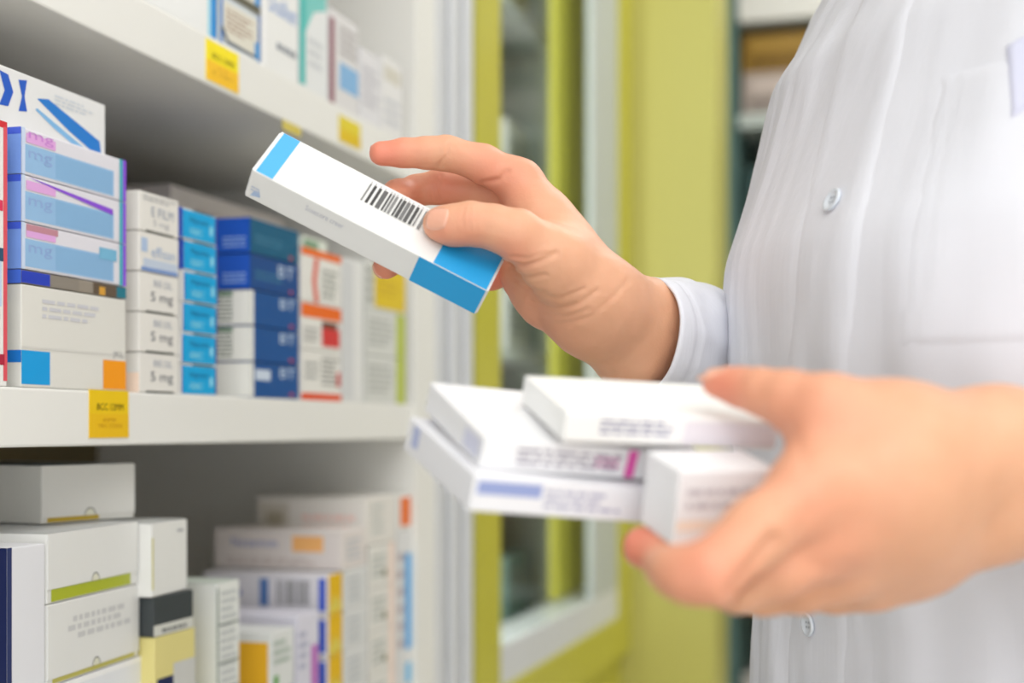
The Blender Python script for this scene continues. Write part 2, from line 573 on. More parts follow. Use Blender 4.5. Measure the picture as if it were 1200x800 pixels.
sc('medicine_box', 'white box with a teal left edge on the upper shelf', 351, 384, H2T, H2T + .095, (230, 232, 232),
   [('r', 'F', 0, .02, .2, .98, (66, 186, 180)), ('p', 'F', [(.2, .98), (.95, .98), (.95, .8), (.5, .72), (.2, .5)], (120, 200, 194)), ('l', 'F', .3, .2, .9, .5, 3, (206, 208, 212))], depth=.11)
sc('medicine_box', 'grey white box with a dark red edge on the upper shelf', 386, 420, H2T, H2T + .083, (222, 220, 220),
   [('r', 'F', .0, .0, .17, .9, (150, 96, 108)), ('r', 'F', .34, .2, 1, .48, (134, 182, 224)), ('l', 'F', .34, .56, .95, .9, 4, (172, 166, 166)), ('r', 'T', 0, 0, 1, 1, (150, 146, 132))], depth=.11)
sc('medicine_box', 'low pale grey box on the upper shelf, right of the dark red edged box', 422, 446, H2T, H2T + .066, (226, 225, 228),
   [('l', 'F', .1, .2, .9, .8, 5, (190, 188, 196)), ('r', 'T', 0, 0, 1, 1, (170, 166, 150))], depth=.11)
sc('medicine_box', 'last pale box on the upper shelf, against the white end panel', 448, 472, H2T, H2T + .072, (232, 231, 230),
   [('l', 'F', .1, .1, .9, .5, 3, (196, 198, 206)), ('r', 'F', .1, .7, .9, .9, (212, 208, 196))], depth=.11)

# ================================================================== CARTONS: LOWER SHELF
zL2 = Hp(55, 625)
zL3 = Hp(55, 709)
zL5 = Hp(100, 793)
# L4 upright box at the far left
sc('medicine_box', 'white upright box with a navy spine at the left of the lower shelf', 8, 53.5, H3T, Hp(30, 639), (228, 228, 232),
   [('r', 'L', 0, 0, 1, 1, (24, 36, 84)), ('r', 'F', .0, .0, .12, 1, (40, 52, 100)), ('r', 'F', .3, .0, .7, .01, (90, 150, 200))], depth=.12)
sc('medicine_box', 'white carton mostly below the frame, under the tuck flap boxes', 60, 184, H3T, zL5, (234, 236, 240), [('r', 'F', .0, .97, 1, 1, (248, 248, 248))], depth=.13, rot=5)
sc('medicine_box', 'white box with blurred grey print and a notched flap, below its lime lined twin', 55, 179, zL5, zL3, (230, 230, 226), [('r', 'F', .05, .02, .95, .1, (196, 188, 96))], depth=.13, rot=5,
   flaps=[('F', .0, .08, 1, .99, (231, 231, 228), 'notch', 'white flap with blurred grey print', 1)], group='white tuck flap boxes on the lower shelf')
b = bpy.context.scene.collection.objects[-1]
sc('medicine_box', 'white box with a lime green lining showing under its notched flap', 55, 177, zL3, zL2, (230, 230, 226), [('r', 'F', .04, .02, .92, .2, (176, 186, 44)), ('r', 'T', 0, 0, 1, 1, (196, 198, 198))], depth=.14, rot=5,
   flaps=[('F', .0, .2, 1, .995, (231, 231, 228), 'notch')], group='white tuck flap boxes on the lower shelf')
z6 = Hp(200, 696)
z6b = Hp(200, 742)
sc('medicine_box', 'white box with a thin yellow edge, level with the lime lined box', 178, 224, z6, Hp(178, 613), (232, 232, 228), [('r', 'F', 0, .1, .04, .8, (206, 200, 110)), ('r', 'T', 0, 0, 1, 1, (200, 202, 200)), ('l', 'F', .7, .82, .95, .9, 1, (170, 172, 176))], depth=.13, rot=3)
sc('medicine_box', 'dark grey box squeezed under the yellow edged white box', 180, 227, z6b, z6, (58, 64, 66), [('r', 'F', 0, 0, 1, .28, (214, 214, 206)), ('l', 'F', .2, .02, .9, .22, 1, (120, 122, 120))], depth=.12)
sc('medicine_box', 'cream yellow box with a navy corner at the bottom of the lower shelf', 181, 229, H3T, z6b, (226, 214, 140), [('r', 'F', .06, .0, .45, .78, (24, 36, 84)), ('r', 'F', .45, 0, 1, .84, (206, 206, 202))], depth=.12)
# tall thin white box with end face towards the camera
sc('medicine_box', 'slim upright white box with ruled grey print, left of the orange square box', 254, 281, H3T, Hp(254, 684), (232, 234, 230),
   [('r', 'F', .0, .02, .07, .98, (110, 128, 112)), ('l', 'F', .18, .3, .86, .97, 18, (190, 194, 194)), ('r', 'F', .1, .62, .95, .63, (120, 130, 124)), ('r', 'F', .1, .8, .95, .81, (120, 130, 124)), ('r', 'F', .1, .5, .95, .51, (120, 130, 124)),
    ('r', 'T', 0, 0, 1, 1, (206, 216, 206))], depth=.1)
sc('medicine_box', 'white box with an orange square end on the lower shelf', 318, 345, H3T, Hp(318, 742), (226, 228, 226),
   [('r', 'L', .34, .52, .97, .93, (236, 178, 30)), ('r', 'F', .1, .6, .3, .68, (90, 160, 60)), ('p', 'F', [(.05, .42), (.85, .58), (.95, .5), (.6, .3), (.2, .28)], (26, 74, 196)), ('l', 'F', .1, .75, .8, .95, 3, (170, 186, 172))], depth=.095)
sc('medicine_box', 'pale lilac box with a magenta edge behind the orange square box', 349, 374, H3T, Hp(349, 722), (222, 220, 232), [('r', 'F', .62, .0, .95, .76, (190, 112, 190)), ('l', 'F', .05, .6, .5, .9, 4, (176, 178, 200))], depth=.1)
zt0 = Hp(384, 674)
for i in range(4):
    z1 = zt0 - (zt0 - H3T) * i / 4
    z0 = zt0 - (zt0 - H3T) * (i + 1) / 4
    pr = [('r', 'F', .05, 0, .95, 1, (232, 186, 20)), ('p', 'F', [(.1, .2), (.5, .5), (.9, .2), (.9, .1), (.1, .05)], (226, 206, 90)), ('r', 'L', .93, .12, .985, .92, (34, 82, 206)),
          ('b', 'L', .6, .25, .86, .85, 9, (150, 150, 152)), ('r', 'L', .46, .2, .53, .88, (84, 124, 186)), ('t', 'L', .16, .4, .32, .8, 'B', (110, 130, 190)), ('l', 'L', .3, .02, .75, .16, 1, (196, 150, 220))]
    sc('medicine_box', 'yellow edged box with bar code end, %s of four' % ['topmost', 'second from the top', 'third from the top', 'lowest'][i], 384, 402, z0, z1, (228, 226, 232), pr, depth=.12,
       group='yellow edged boxes on the lower shelf')
zt1 = Hp(404, 668)
for i in range(4):
    z1 = zt1 - (zt1 - H3T) * i / 4
    z0 = zt1 - (zt1 - H3T) * (i + 1) / 4
    sc('medicine_box', 'grey white box right of the yellow edged ones, %s of four' % ['topmost', 'second from the top', 'third from the top', 'lowest'][i], 404, 430, z0, z1, (220, 221, 220),
       [('l', 'F', .15, .15, .7, .85, 4, (186, 190, 194)), ('r', 'F', .0, .92, 1, .97, (238, 238, 236))], depth=.11, group='grey white boxes on the lower shelf')
zt2 = max(zt0, zt1)
sc('medicine_box', 'pinkish white box with blue print and an orange patch on its end', 400, 429, zt2, Hp(400, 622), (226, 218, 214),
   [('t', 'L', .14, .55, .5, .78, 'Nozemon', (112, 130, 190)), ('r', 'L', .62, .45, .86, .85, (248, 186, 116)), ('l', 'L', .1, .1, .8, .3, 2, (200, 186, 180)), ('l', 'F', .2, .2, .8, .8, 4, (190, 194, 200))], depth=.125)
zt3 = Hp(432, 640)
for i in range(4):
    z1 = zt3 - (zt3 - H3T) * i / 4
    z0 = zt3 - (zt3 - H3T) * (i + 1) / 4
    sc('medicine_box', 'cream white box with a peach edge, %s of four' % ['topmost', 'second from the top', 'third from the top', 'lowest'][i], 433, 464, z0, z1, (228, 226, 220),
       [('r', 'F', .72, 0, .95, 1, (244, 222, 210)), ('l', 'F', .1, .2, .6, .8, 4, (178, 184, 180)), ('r', 'F', .5, .2, .62, .4, (120, 120, 90))], depth=.1, group='peach edged boxes on the lower shelf')
sc('medicine_box', 'white box with faint pink print, highest of the stepped lower stacks', 428, 464, zt3, Hp(428, 584), (228, 224, 218),
   [('r', 'L', .02, .1, .3, .9, (206, 200, 188)), ('r', 'L', .1, .3, .24, .7, (176, 168, 146)), ('l', 'L', .42, .3, .96, .7, 2, (238, 200, 192)), ('l', 'F', .2, .2, .6, .9, 4, (200, 204, 200))], depth=.11)
zt4 = Hp(466, 580)
zt5 = Hp(466, 622)
sc('medicine_box', 'white box with an orange end patch beside the shelf end panel', 466, 482, zt5, zt4, (234, 232, 228), [('r', 'F', .2, .1, .95, .92, (234, 112, 26))], depth=.09)
sc('medicine_box', 'slim white box with a bright blue strip beside the shelf end panel', 466, 482, H3T, zt5, (222, 222, 222), [('r', 'F', .55, .3, .98, .86, (52, 164, 230)), ('r', 'F', .55, .1, .98, .22, (110, 190, 234)), ('l', 'F', .05, .3, .45, .9, 6, (186, 170, 176))], depth=.09)
# box on top of the tuck flap pair
pA = (-.546, .788)
zL1 = max(zL2, Hp(178, 613)) + .0006
M = Matrix.Translation((pA[0], pA[1], zL1)) @ Matrix.Rotation(math.radians(78), 4, 'Z')
carton('medicine_box', 'plain white box lying across the tuck flap boxes, highest at the left', M, (.084, .12, .0375), (222, 221, 215),
       [('r', 'T', 0, 0, 1, 1, (70, 84, 90)), ('l', 'L', .1, .4, .6, .6, 1, (170, 172, 176)), ('r', 'F', .06, .02, .6, .1, (190, 160, 40))], flaps=[('F', .0, .1, 1, .995, (226, 225, 220), 'notch')])

# ================================================================== GLASS CABINET
cab = empty('display_cabinet', (XF - .2, 2.0, 0))
tag(cab, 'glazed display cabinet with lime yellow frame standing beyond the white shelving', 'cabinet')
yA, yB = Yp(558), Yp(739)
XCB = -.94
part('back_panel', (XCB, yA, .0), (XCB + .015, yB, 2.3), mat('cabinet_back', (176, 184, 172), .6), cab)
part('side_panel', (XCB, yA, .0), (XF - .03, yA + .02, 2.3), m_yel, cab)
part('side_panel', (XCB, yB - .02, .0), (XF - .045, yB, 2.3), mat('cabinet_inside', (186, 196, 188), .5), cab)
part('stile', (XF - .04, yA, .0), (XF, Yp(587), 2.3), m_yel, cab)
zr1, zr0 = CAMZ - .318, CAMZ - .386
part('bottom_rail', (XF - .04, Yp(587), zr0), (XF, yB, zr1), m_yel, cab)
part('base_panel', (XF - .05, Yp(587), .0), (XF - .018, yB, zr0), m_yel, cab)
part('sliding_track', (XF - .06, Yp(588), zr1), (XF - .004, Yp(727), CAMZ - .268), m_alu, cab)
part('aluminium_stile', (XF - .014, Yp(697), CAMZ - .268), (XF - .004, Yp(727), 2.3), mat('grey_stile', (192, 198, 200), .4, metal=.15), cab)
part('stile', (XF - .04, Yp(727), zr1), (XF, yB, 2.3), m_yel, cab)
xi = XF - .046
part('inner_stile', (xi - .012, Yp(652, xi), CAMZ - .262), (xi, Yp(692, xi), 2.3), m_yel, cab)
part('top_rail', (XF - .04, Yp(587), 2.2), (XF, yB, 2.3), m_yel, cab)
m_glass = bpy.data.materials.new('clear_glass')
m_glass.use_nodes = True
gt = m_glass.node_tree
gt.nodes.clear()
go = gt.nodes.new('ShaderNodeOutputMaterial')
gm = gt.nodes.new('ShaderNodeMixShader')
gtr = gt.nodes.new('ShaderNodeBsdfTransparent')
gtr.inputs['Color'].default_value = (.95, .98, .97, 1)
ggl = gt.nodes.new('ShaderNodeBsdfGlossy')
ggl.inputs['Roughness'].default_value = .05
gm.inputs[0].default_value = .07
gt.links.new(gtr.outputs[0], gm.inputs[1])
gt.links.new(ggl.outputs[0], gm.inputs[2])
gt.links.new(gm.outputs[0], go.inputs[0])
part('glass_pane', (XF - .0115, Yp(587), CAMZ - .268), (XF - .0075, Yp(697), 2.2), m_glass, cab, 0)
shz = [.82, 1.02, 1.24, 1.5, 1.78, 2.05]
for z in shz:
    part('shelf', (XCB + .015, yA + .02, z - .016), (XF - .12, yB - .02, z), mat('cabinet_shelf', (210, 216, 212), .4), cab)
# goods behind the glass
gc = [((222, 222, 214), 'white'), ((170, 190, 186), 'teal grey'), ((206, 196, 150), 'beige'), ((236, 236, 232), 'white'), ((120, 150, 140), 'green grey')]
k = 0
for zi, z in enumerate(shz[:-1]):
    for j in range(3):
        y0 = yA + .16 + j * .2
        col, cn = gc[(k * 2 + zi) % 5]
        hh = [.13, .16, .1, .18][(k + zi) % 4]
        M = Matrix.Translation((XF - .13, y0, z + .0004)) @ MSH
        o = carton('medicine_box', '%s box behind the cabinet glass, %s one on the %s shelf' % (cn, ['nearest', 'middle', 'farthest'][j], ['lowest', 'second', 'third', 'fourth', 'fifth'][zi]), M, (.12, .2, hh), col,
                   [('l', 'F', .15, .3, .85, .8, 4, (150, 156, 156)), ('l', 'L', .15, .3, .85, .8, 4, (150, 156, 156))], group='boxes inside the glass cabinet')
        k += 1

# pillar panel beyond the cabinet
bm = bmesh.new()
xr = -(yB) * math.tan(YAW - math.atan((838 - 600) / FPX))
box(bm, XF - .2, yB + .004, 0, xr, yB + .16, RZ1 - .002, .004)
box(bm, XF - .2, yB + .001, 0, XF + .012, yB + .01, RZ1 - .002, .001)
o = obj('pillar', bm, [m_pil])
o['kind'] = 'structure'

# rear cabinet
rc = empty('rear_cabinet', (.2, 3.35, 0))
tag(rc, 'open medicine cabinet with teal grey uprights far behind the white coat', 'cabinet')
ry = 3.1
part('back_panel', (-.42, ry + .38, 0), (1.2, ry + .4, 2.3), mat('rear_back', (112, 100, 70), .6), rc)
part('upright', (-.45, ry, 0), (-.405, ry + .4, 2.3), m_teal, rc)
part('upright', (.42, ry, 0), (.46, ry + .4, 2.3), m_teal, rc)
part('upright', (1.16, ry, 0), (1.2, ry + .4, 2.3), m_teal, rc)
rsh = [.38, .76, 1.14, 1.5, 1.8, 2.03]
for z in rsh:
    part('shelf', (-.4, ry, z - .03), (1.16, ry + .38, z), mat('rear_shelf', (198, 208, 204), .5), rc)
part('top_fascia', (-.4, ry - .005, 1.998), (1.16, ry + .01, 2.07), m_lam, rc)
cols = [((150, 112, 30), 'amber'), ((130, 100, 50), 'ochre'), ((180, 164, 156), 'pinkish grey'), ((36, 66, 66), 'dark teal'), ((200, 196, 190), 'pale grey'), ((110, 76, 44), 'brown')]
where = ['by the pillar', 'second from the pillar', 'third from the pillar', 'fourth from the pillar']
rows_ = {0: (4, 4, 2, 4), 1: (5, 1, 5, 2), 2: (2, 4, 2, 3), 3: (3, 3, 2, 3), 4: (2, 2, 4, 2)}
for zi, z in enumerate(rsh[:-1]):
    layers = [(rows_[zi], (.2, .24, .17, .19, .095)[zi], 0)]
    if zi == 4:
        layers.append(((0, 5, 0, 1), .085, .0955))
    for li, (row, hh, dz) in enumerate(layers):
        for j in range(4):
            col, cn = cols[row[j]]
            M = Matrix.Translation((-.395 + j * .19, ry + .03, z + .0004 + dz))
            carton('medicine_box', '%s box on the %s shelf of the rear cabinet, %s%s' % (cn, ['lowest', 'second', 'third', 'fourth', 'fifth'][zi], where[j], ', upper' if li else ''), M, (.165, .2, hh), col,
                   [('r', 'F', .1, .55, .9, .85, tuple(min(255, c + 30) for c in col)), ('l', 'F', .1, .1, .9, .4, 3, tuple(c // 2 for c in col))], group='boxes in the rear cabinet')

# ================================================================== HELD CARTON
PB, PE, PC, PA = W(296, 199, .704), W(571, 341, .7125), W(281, 226, .717), W(322, 150, .728)
ux = (PE - PB).normalized()
uy = (PA - PB)
uy = (uy - ux * uy.dot(ux)).normalized()
uz = ux.cross(uy).normalized()
if uz.dot(PB - PC) < 0:
    uz = -uz
bw, bd, bh = (PE - PB).length, (PA - PB).length, abs((PB - PC).dot(uz))
orgn = PB - uz * bh
M = Matrix((ux.to_4d(), uy.to_4d(), uz.to_4d(), (0, 0, 0, 1))).transposed()
for i in range(3):
    M[3][i] = 0
M[0][3], M[1][3], M[2][3] = orgn
BLU = (38, 164, 228)
HELD = dict(M=M.copy(), o=orgn, ux=ux, uy=uy, uz=uz, size=(bw, bd, bh))
bars = []
seq = [(0, .028, 150), (.07, .045, 70), (.155, .045, 70), (.235, .07, 110), (.335, .03, 90), (.385, .03, 130), (.435, .04, 150), (.51, .03, 80), (.56, .05, 85), (.63, .05, 130), (.7, .055, 100), (.785, .045, 80), (.86, .02, 140), (.93, .045, 150)]
for a, ww, g in seq:
    u0 = .402 + .26 * a
    bars.append(('r', 'T', u0, .47, u0 + .26 * ww, .88, (g - 20, g - 20, g - 20)))
    for q in range(1):
        bars.append(('r', 'T', u0, .9, u0 + .006, .93, (190, 190, 190)))
carton('medicine_box', 'long white box with a bar code and bright blue ends held in the raised hand', M, (bw, bd, bh), (232, 232, 230),
       [('r', 'T', .012, .015, .082, .985, (66, 170, 230)), ('r', 'T', .766, .01, .995, .99, BLU), ('r', 'F', .709, .01, .995, .99, (34, 160, 222)),  # front blue slightly darker than the top blue: shading put into the ink
        ('t', 'F', .237, .58, .398, .78, 'Sosecore creer', (192, 194, 204)), ('t', 'T', .39, .2, .415, .3, 'I c', (205, 205, 215)), ('p', 'F', [(.02, .12), (.06, .2), (.05, .4), (.03, .36)], (170, 190, 220)),
        ('l', 'F', .015, .3, .05, .5, 2, (190, 200, 220))] + bars,
       flaps=[('R', .03, .03, .97, .97, (236, 236, 236)), ('L', .03, .03, .97, .97, (230, 230, 230))], bevel=.0006)

# ================================================================== STACK IN THE LOWER HAND


def held(label, P, z, u, du, v, dv, hpx, size_u, prints, rgb=WHITE, flaps=()):
    """P: photo point of the front, left, top corner; u, du the front edge; v, dv the top edge going back (extra depth in m)"""
    a = c2w(cm(*P, z))
    x = (c2w(cm(P[0] + u[0], P[1] + u[1], z + du)) - a).normalized()
    y = c2w(cm(P[0] + v[0], P[1] + v[1], z + dv)) - a
    y = y - x * y.dot(x)
    dep = y.length
    y.normalize()
    zz = x.cross(y).normalized()
    hgt = hpx * z / FPX
    M = Matrix.Identity(4)
    o = a - zz * hgt
    for i in range(3):
        M[i][0], M[i][1], M[i][2], M[i][3] = x[i], y[i], zz[i], o[i]
    return carton('medicine_box', label, M, (size_u, dep, hgt), rgb, prints, 'white boxes stacked in the lower hand', flaps=flaps, bevel=.0012)


held('white box with a faint blue print, lowest of the stack in the lower hand', (557, 556), .525, (200, 16), .031, (-114, -72), .06, 46, .095,
     [('r', 'F', .02, .5, .3, .86, (150, 164, 212)), ('l', 'F', .32, .2, .68, .8, 3, (178, 178, 200)), ('r', 'L', .1, .3, .2, .9, (180, 190, 226))], (236, 236, 240))
held('white box with grey print and a magenta end stripe in the lower hand', (569, 512), .53, (190, 15), .028, (-88, -67), .055, 40, .095,
     [('l', 'F', .15, .2, .62, .8, 3, (158, 154, 168)), ('r', 'F', .645, .06, .69, .94, (230, 90, 176)), ('r', 'L', .7, .2, .95, .8, (214, 216, 236)), ('l', 'F', .5, .3, .62, .7, 2, (214, 150, 186))], (240, 240, 242))
held('plain white box with faint violet print, topmost of the stack in the lower hand', (664, 482), .53, (250, 11), .027, (-51, -43), .05, 38, .0885,
     [('l', 'F', .16, .3, .5, .85, 3, (138, 138, 166)), ('r', 'F', .55, .1, 1, .85, (232, 228, 234))], (243, 243, 241))
held('small white box seen end on, nearest the fingers of the lower hand', (797, 551), .515, (100, -2), .012, (-38, -24), .026, 94, .04,
     [('l', 'F', .1, .45, .95, .8, 2, (206, 202, 208)), ('r', 'F', .02, .2, .9, .34, (250, 232, 216))], (243, 243, 245))

# ================================================================== SIGNED DISTANCE MODELLER


def smin(a, b, k):
    h = np.maximum(k - np.abs(a - b), 0.0) / k
    return np.minimum(a, b) - h * h * k * .25


def cone(P, a, b, ra, rb):
    a = np.asarray(a, np.float32)
    b = np.asarray(b, np.float32)
    ab = b - a
    pa = P - a
    t = np.clip((pa @ ab) / max(1e-9, float(ab @ ab)), 0, 1)
    d = pa - t[..., None] * ab
    return np.sqrt((d * d).sum(-1)) - (ra + (rb - ra) * t)


def ell(P, c, axes, r):
    q = (P - np.asarray(c, np.float32)) @ np.asarray(axes, np.float32).T
    q = q / np.asarray(r, np.float32)
    k0 = np.sqrt((q * q).sum(-1))
    q2 = q / np.asarray(r, np.float32)
    k1 = np.sqrt((q2 * q2).sum(-1)) + 1e-9
    return k0 * (k0 - 1) / k1


def surface_nets(fn, lo, hi, h):
    lo = np.asarray(lo, float)
    n = np.ceil((np.asarray(hi) - lo) / h).astype(int) + 1
    xs = [(lo[i] + h * np.arange(n[i])).astype(np.float32) for i in range(3)]
    D = np.empty(n, np.float32)
    step = max(1, int(600000 / (n[1] * n[2])))
    for i in range(0, n[0], step):
        G = np.stack(np.meshgrid(xs[0][i:i + step], xs[1], xs[2], indexing='ij'), -1)
        D[i:i + step] = fn(G.reshape(-1, 3)).reshape(G.shape[:3])
    S = D < 0
    c = np.zeros(n - 1, np.int8)
    for a in (0, 1):
        for b in (0, 1):
            for e in (0, 1):
                c += S[a:n[0] - 1 + a, b:n[1] - 1 + b, e:n[2] - 1 + e]
    I = np.argwhere((c > 0) & (c < 8))
    idx = np.full(n - 1, -1, np.int64)
    idx[I[:, 0], I[:, 1], I[:, 2]] = np.arange(len(I))
    acc = np.zeros((len(I), 3))
    cnt = np.zeros(len(I))
    offs = [(a, b, e) for a in (0, 1) for b in (0, 1) for e in (0, 1)]
    for o1 in offs:
        for ax in range(3):
            if o1[ax]:
                continue
            o2 = list(o1)
            o2[ax] = 1
            v1 = D[I[:, 0] + o1[0], I[:, 1] + o1[1], I[:, 2] + o1[2]]
            v2 = D[I[:, 0] + o2[0], I[:, 1] + o2[1], I[:, 2] + o2[2]]
            m = (v1 < 0) != (v2 < 0)
            t = np.where(m, v1 / np.where(m, v1 - v2, 1), 0)
            p = np.array(o1, float)[None].repeat(len(I), 0)
            p[:, ax] += t
            acc[m] += p[m]
            cnt[m] += 1
    V = lo + (I + acc / cnt[:, None]) * h
    Q = []
    for ax in range(3):
        b_, c_ = (ax + 1) % 3, (ax + 2) % 3
        sl1 = [slice(None)] * 3
        sl2 = [slice(None)] * 3
        sl1[ax] = slice(0, n[ax] - 1)
        sl2[ax] = slice(1, n[ax])
        A, B = S[tuple(sl1)], S[tuple(sl2)]
        E = np.argwhere(A != B)
        E = E[(E[:, b_] > 0) & (E[:, c_] > 0) & (E[:, b_] < n[b_] - 1) & (E[:, c_] < n[c_] - 1)]
        sg = A[E[:, 0], E[:, 1], E[:, 2]]
        qs = []
        for db, dc in ((-1, -1), (0, -1), (0, 0), (-1, 0)):
            e = E.copy()
            e[:, b_] += db
            e[:, c_] += dc
            qs.append(idx[e[:, 0], e[:, 1], e[:, 2]])
        q = np.stack(qs, 1)
        q[~sg] = q[~sg][:, ::-1]
        Q.append(q)
    return V, np.concatenate(Q)


def laplace(V, Q, it=2, f=.5):
    e = np.concatenate([Q[:, [0, 1]], Q[:, [1, 2]], Q[:, [2, 3]], Q[:, [3, 0]]])
    for _ in range(it):
        s = np.zeros_like(V)
        c = np.zeros(len(V))
        for a, b in ((0, 1), (1, 0)):
            for k in range(3):
                s[:, k] += np.bincount(e[:, a], V[e[:, b], k], len(V))
            c += np.bincount(e[:, a], minlength=len(V))
        V = V + f * (s / c[:, None] - V)
    return V


def vnormals(V, Q):
    fn = np.cross(V[Q[:, 2]] - V[Q[:, 0]], V[Q[:, 3]] - V[Q[:, 1]])
    N = np.zeros_like(V)
    for k in range(4):
        for j in range(3):
            N[:, j] += np.bincount(Q[:, k], fn[:, j], len(V))
    return N / (np.linalg.norm(N, axis=1, keepdims=True) + 1e-12)


def chain(P, pts, k=.003):
    """pts: rows of (x, y, z, r)"""
    d = None
    for a, b in zip(pts[:-1], pts[1:]):
        c = cone(P, a[:3], b[:3], a[3], b[3])
        d = c if d is None else smin(d, c, k)
    return d


def J(px, py, z, rmm):
    return np.append(cm(px, py, z), rmm / 1000.0)


def dist_poly(P2, poly):
    d = np.full(len(P2), 1e9)
    for a, b in zip(poly[:-1], poly[1:]):
        a, b = np.array(a, float), np.array(b, float)
        ab = b - a
        t = np.clip(((P2 - a) @ ab) / (ab @ ab), 0, 1)
        d = np.minimum(d, np.linalg.norm(P2 - (a + t[:, None] * ab), axis=1))
    return d


# ------------------------------------------------------------------ right (raised) hand
R_INDEX = [J(609, 213, .757, 10.6), J(566, 192, .753, 9.8), J(523, 179, .750, 8.7), J(500, 179, .748, 7.9), J(474, 179, .747, 7.3), J(447, 180, .746, 6.5)]
R_MIDDLE = [J(622, 240, .770, 11), J(568, 226, .776, 9.8), J(512, 219, .777, 8.6), J(488, 223, .775, 8.0), J(466, 228, .763, 7.6), J(444, 243, .752, 6.8)]
R_RING = [J(626, 272, .777, 10.8), J(588, 262, .790, 9.6), J(545, 264, .795, 8.8), J(500, 286, .776, 7.8), J(474, 300, .762, 7.2), J(452, 312, .751, 6.8)]
R_PINKY = [J(628, 308, .778, 9.6), J(604, 314, .789, 8.6), J(575, 322, .792, 8.0), J(545, 320, .785, 7.2), J(525, 318, .776, 6.8), J(508, 316, .768, 6.2)]
R_THUMB = [J(655, 310, .729, 15.5), J(606, 275, .7175, 12.6), J(578, 266, .7155, 10.8), J(551, 262, .7155, 10.6), J(530, 264, .7165, 9.9), J(515, 262, .7180, 8.6)]
R_WU, R_WL = J(706, 357, .752, 17), J(694, 366, .755, 17.5)
R_CU, R_CL = J(757, 373, .772, 19.5), J(741, 411, .774, 19.5)
R_EL = J(960, 470, .985, 42)
R_FU, R_FL = J(826, 405, .85, 24), J(815, 450, .852, 24)


def sdf_right(P):
    palm = chain(P, [R_INDEX[0], J(631, 255, .753, 14), J(656, 296, .751, 15.5), J(684, 334, .750, 16.5), R_WU], .01)
    for q in (
        [R_MIDDLE[0], J(660, 295, .760, 13.5), R_WU],
        [R_RING[0], J(660, 320, .768, 13.5), R_WL],
        [R_PINKY[0], J(645, 339, .770, 15.5), J(670, 357, .766, 15), R_WL],
        [J(612, 322, .774, 11), J(640, 339, .768, 16)],
        [R_THUMB[0], J(692, 345, .741, 16.5), R_WU],
        [J(640, 268, .748, 11.5), J(660, 300, .745, 13)],
        [J(640, 300, .757, 13), J(680, 340, .755, 15)],
        [R_WU, R_CU, R_FU],
        [R_WL, R_CL, R_FL],
        [R_WU, R_WL],
    ):
        palm = smin(palm, chain(P, q, .01), .013)
    out = None
    for f, k in ((R_INDEX, .009), (R_MIDDLE, .008), (R_RING, .008), (R_PINKY, .008), (R_THUMB, .012)):
        d = smin(palm, chain(P, f, .004), k)
        out = d if out is None else smin(out, d, .0012)
    return out


def build_arm(fn, lo, hi, h, creases, reds, sgn=True):
    V, Q = surface_nets(fn, lo, hi, h)
    V = laplace(V, Q, 3, .5)
    Nn = vnormals(V, Q)
    vol = (V[Q[:, 0]] * np.cross(V[Q[:, 1]], V[Q[:, 2]])).sum()
    g = fn((V + Nn * .002).astype(np.float32)) - fn((V - Nn * .002).astype(np.float32))
    if np.median(g) < 0:
        Nn = -Nn
    P2 = np.stack([600 + FPX * V[:, 0] / V[:, 2], HOR - FPX * V[:, 1] / V[:, 2]], 1)
    disp = np.zeros(len(V))
    facing = Nn[:, 2] < .25
    for poly, dep, wid in creases:
        d = dist_poly(P2, poly)
        wid = wid * 1.3
        k = np.exp(-(d / wid) ** 2)
        k2 = np.exp(-((d - 2.2 * wid) / (1.6 * wid)) ** 2)
        dep = dep * 1.5
        disp -= np.where(facing, dep * k - .3 * dep * k2, 0)
    disp += np.array([.22 * noise.noise(p * 110) + .12 * noise.noise(p * 260) for p in map(Vector, V)])
    V = V + Nn * disp[:, None] / 1000.0
    red = np.zeros(len(V))
    for c, r, a in reds:
        red = np.maximum(red, a * np.exp(-(np.linalg.norm(V - cm(*c), axis=1) / r) ** 2))
    return V, Q, red


creases_r = [
    ([(596, 309), (612, 312), (632, 306), (652, 296)], .7, 2.2), ([(600, 300), (618, 303), (640, 296)], .35, 1.6),
    ([(598, 316), (618, 325), (640, 322)], .45, 1.8), ([(601, 324), (618, 338), (640, 342)], .35, 1.8),
    ([(620, 352), (650, 362), (678, 356), (700, 340)], .4, 2.0), ([(630, 343), (655, 350), (685, 338)], .3, 1.6), ([(640, 368), (665, 371), (690, 362)], .3, 1.8),
    ([(655, 380), (690, 372), (722, 345), (735, 330)], .3, 2.5),
    ([(545, 243), (542, 254), (544, 268)], .22, 1.4), ([(551, 243), (549, 255), (551, 270)], .25, 1.4), ([(557, 244), (556, 256), (558, 270)], .2, 1.4),
    ([(526, 170), (524, 182), (514, 194)], .5, 1.6), ([(531, 172), (529, 184), (521, 195)], .3, 1.3),
    ([(516, 206), (512, 220), (514, 234)], .6, 1.7), ([(509, 208), (505, 222), (506, 234)], .3, 1.3),
    ([(596, 200), (585, 210), (566, 214)], .6, 2.0),
]
reds_r = [((447, 180, .742), .018, .9), ((470, 180, .742), .016, .5), ((575, 205, .75), .02, .55), ((590, 215, .75), .022, .5), ((520, 218, .77), .018, .6), ((470, 226, .765), .02, .6),
          ((516, 278, .71), .012, .5), ((545, 285, .712), .014, .5), ((545, 262, .705), .01, .3), ((452, 312, .758), .02, 1.0), ((585, 330, .785), .022, 1.0), ((615, 330, .77), .02, .5), ((598, 300, .71), .012, .5),
          ((640, 370, .76), .03, .35), ((600, 190, .745), .02, .3)]

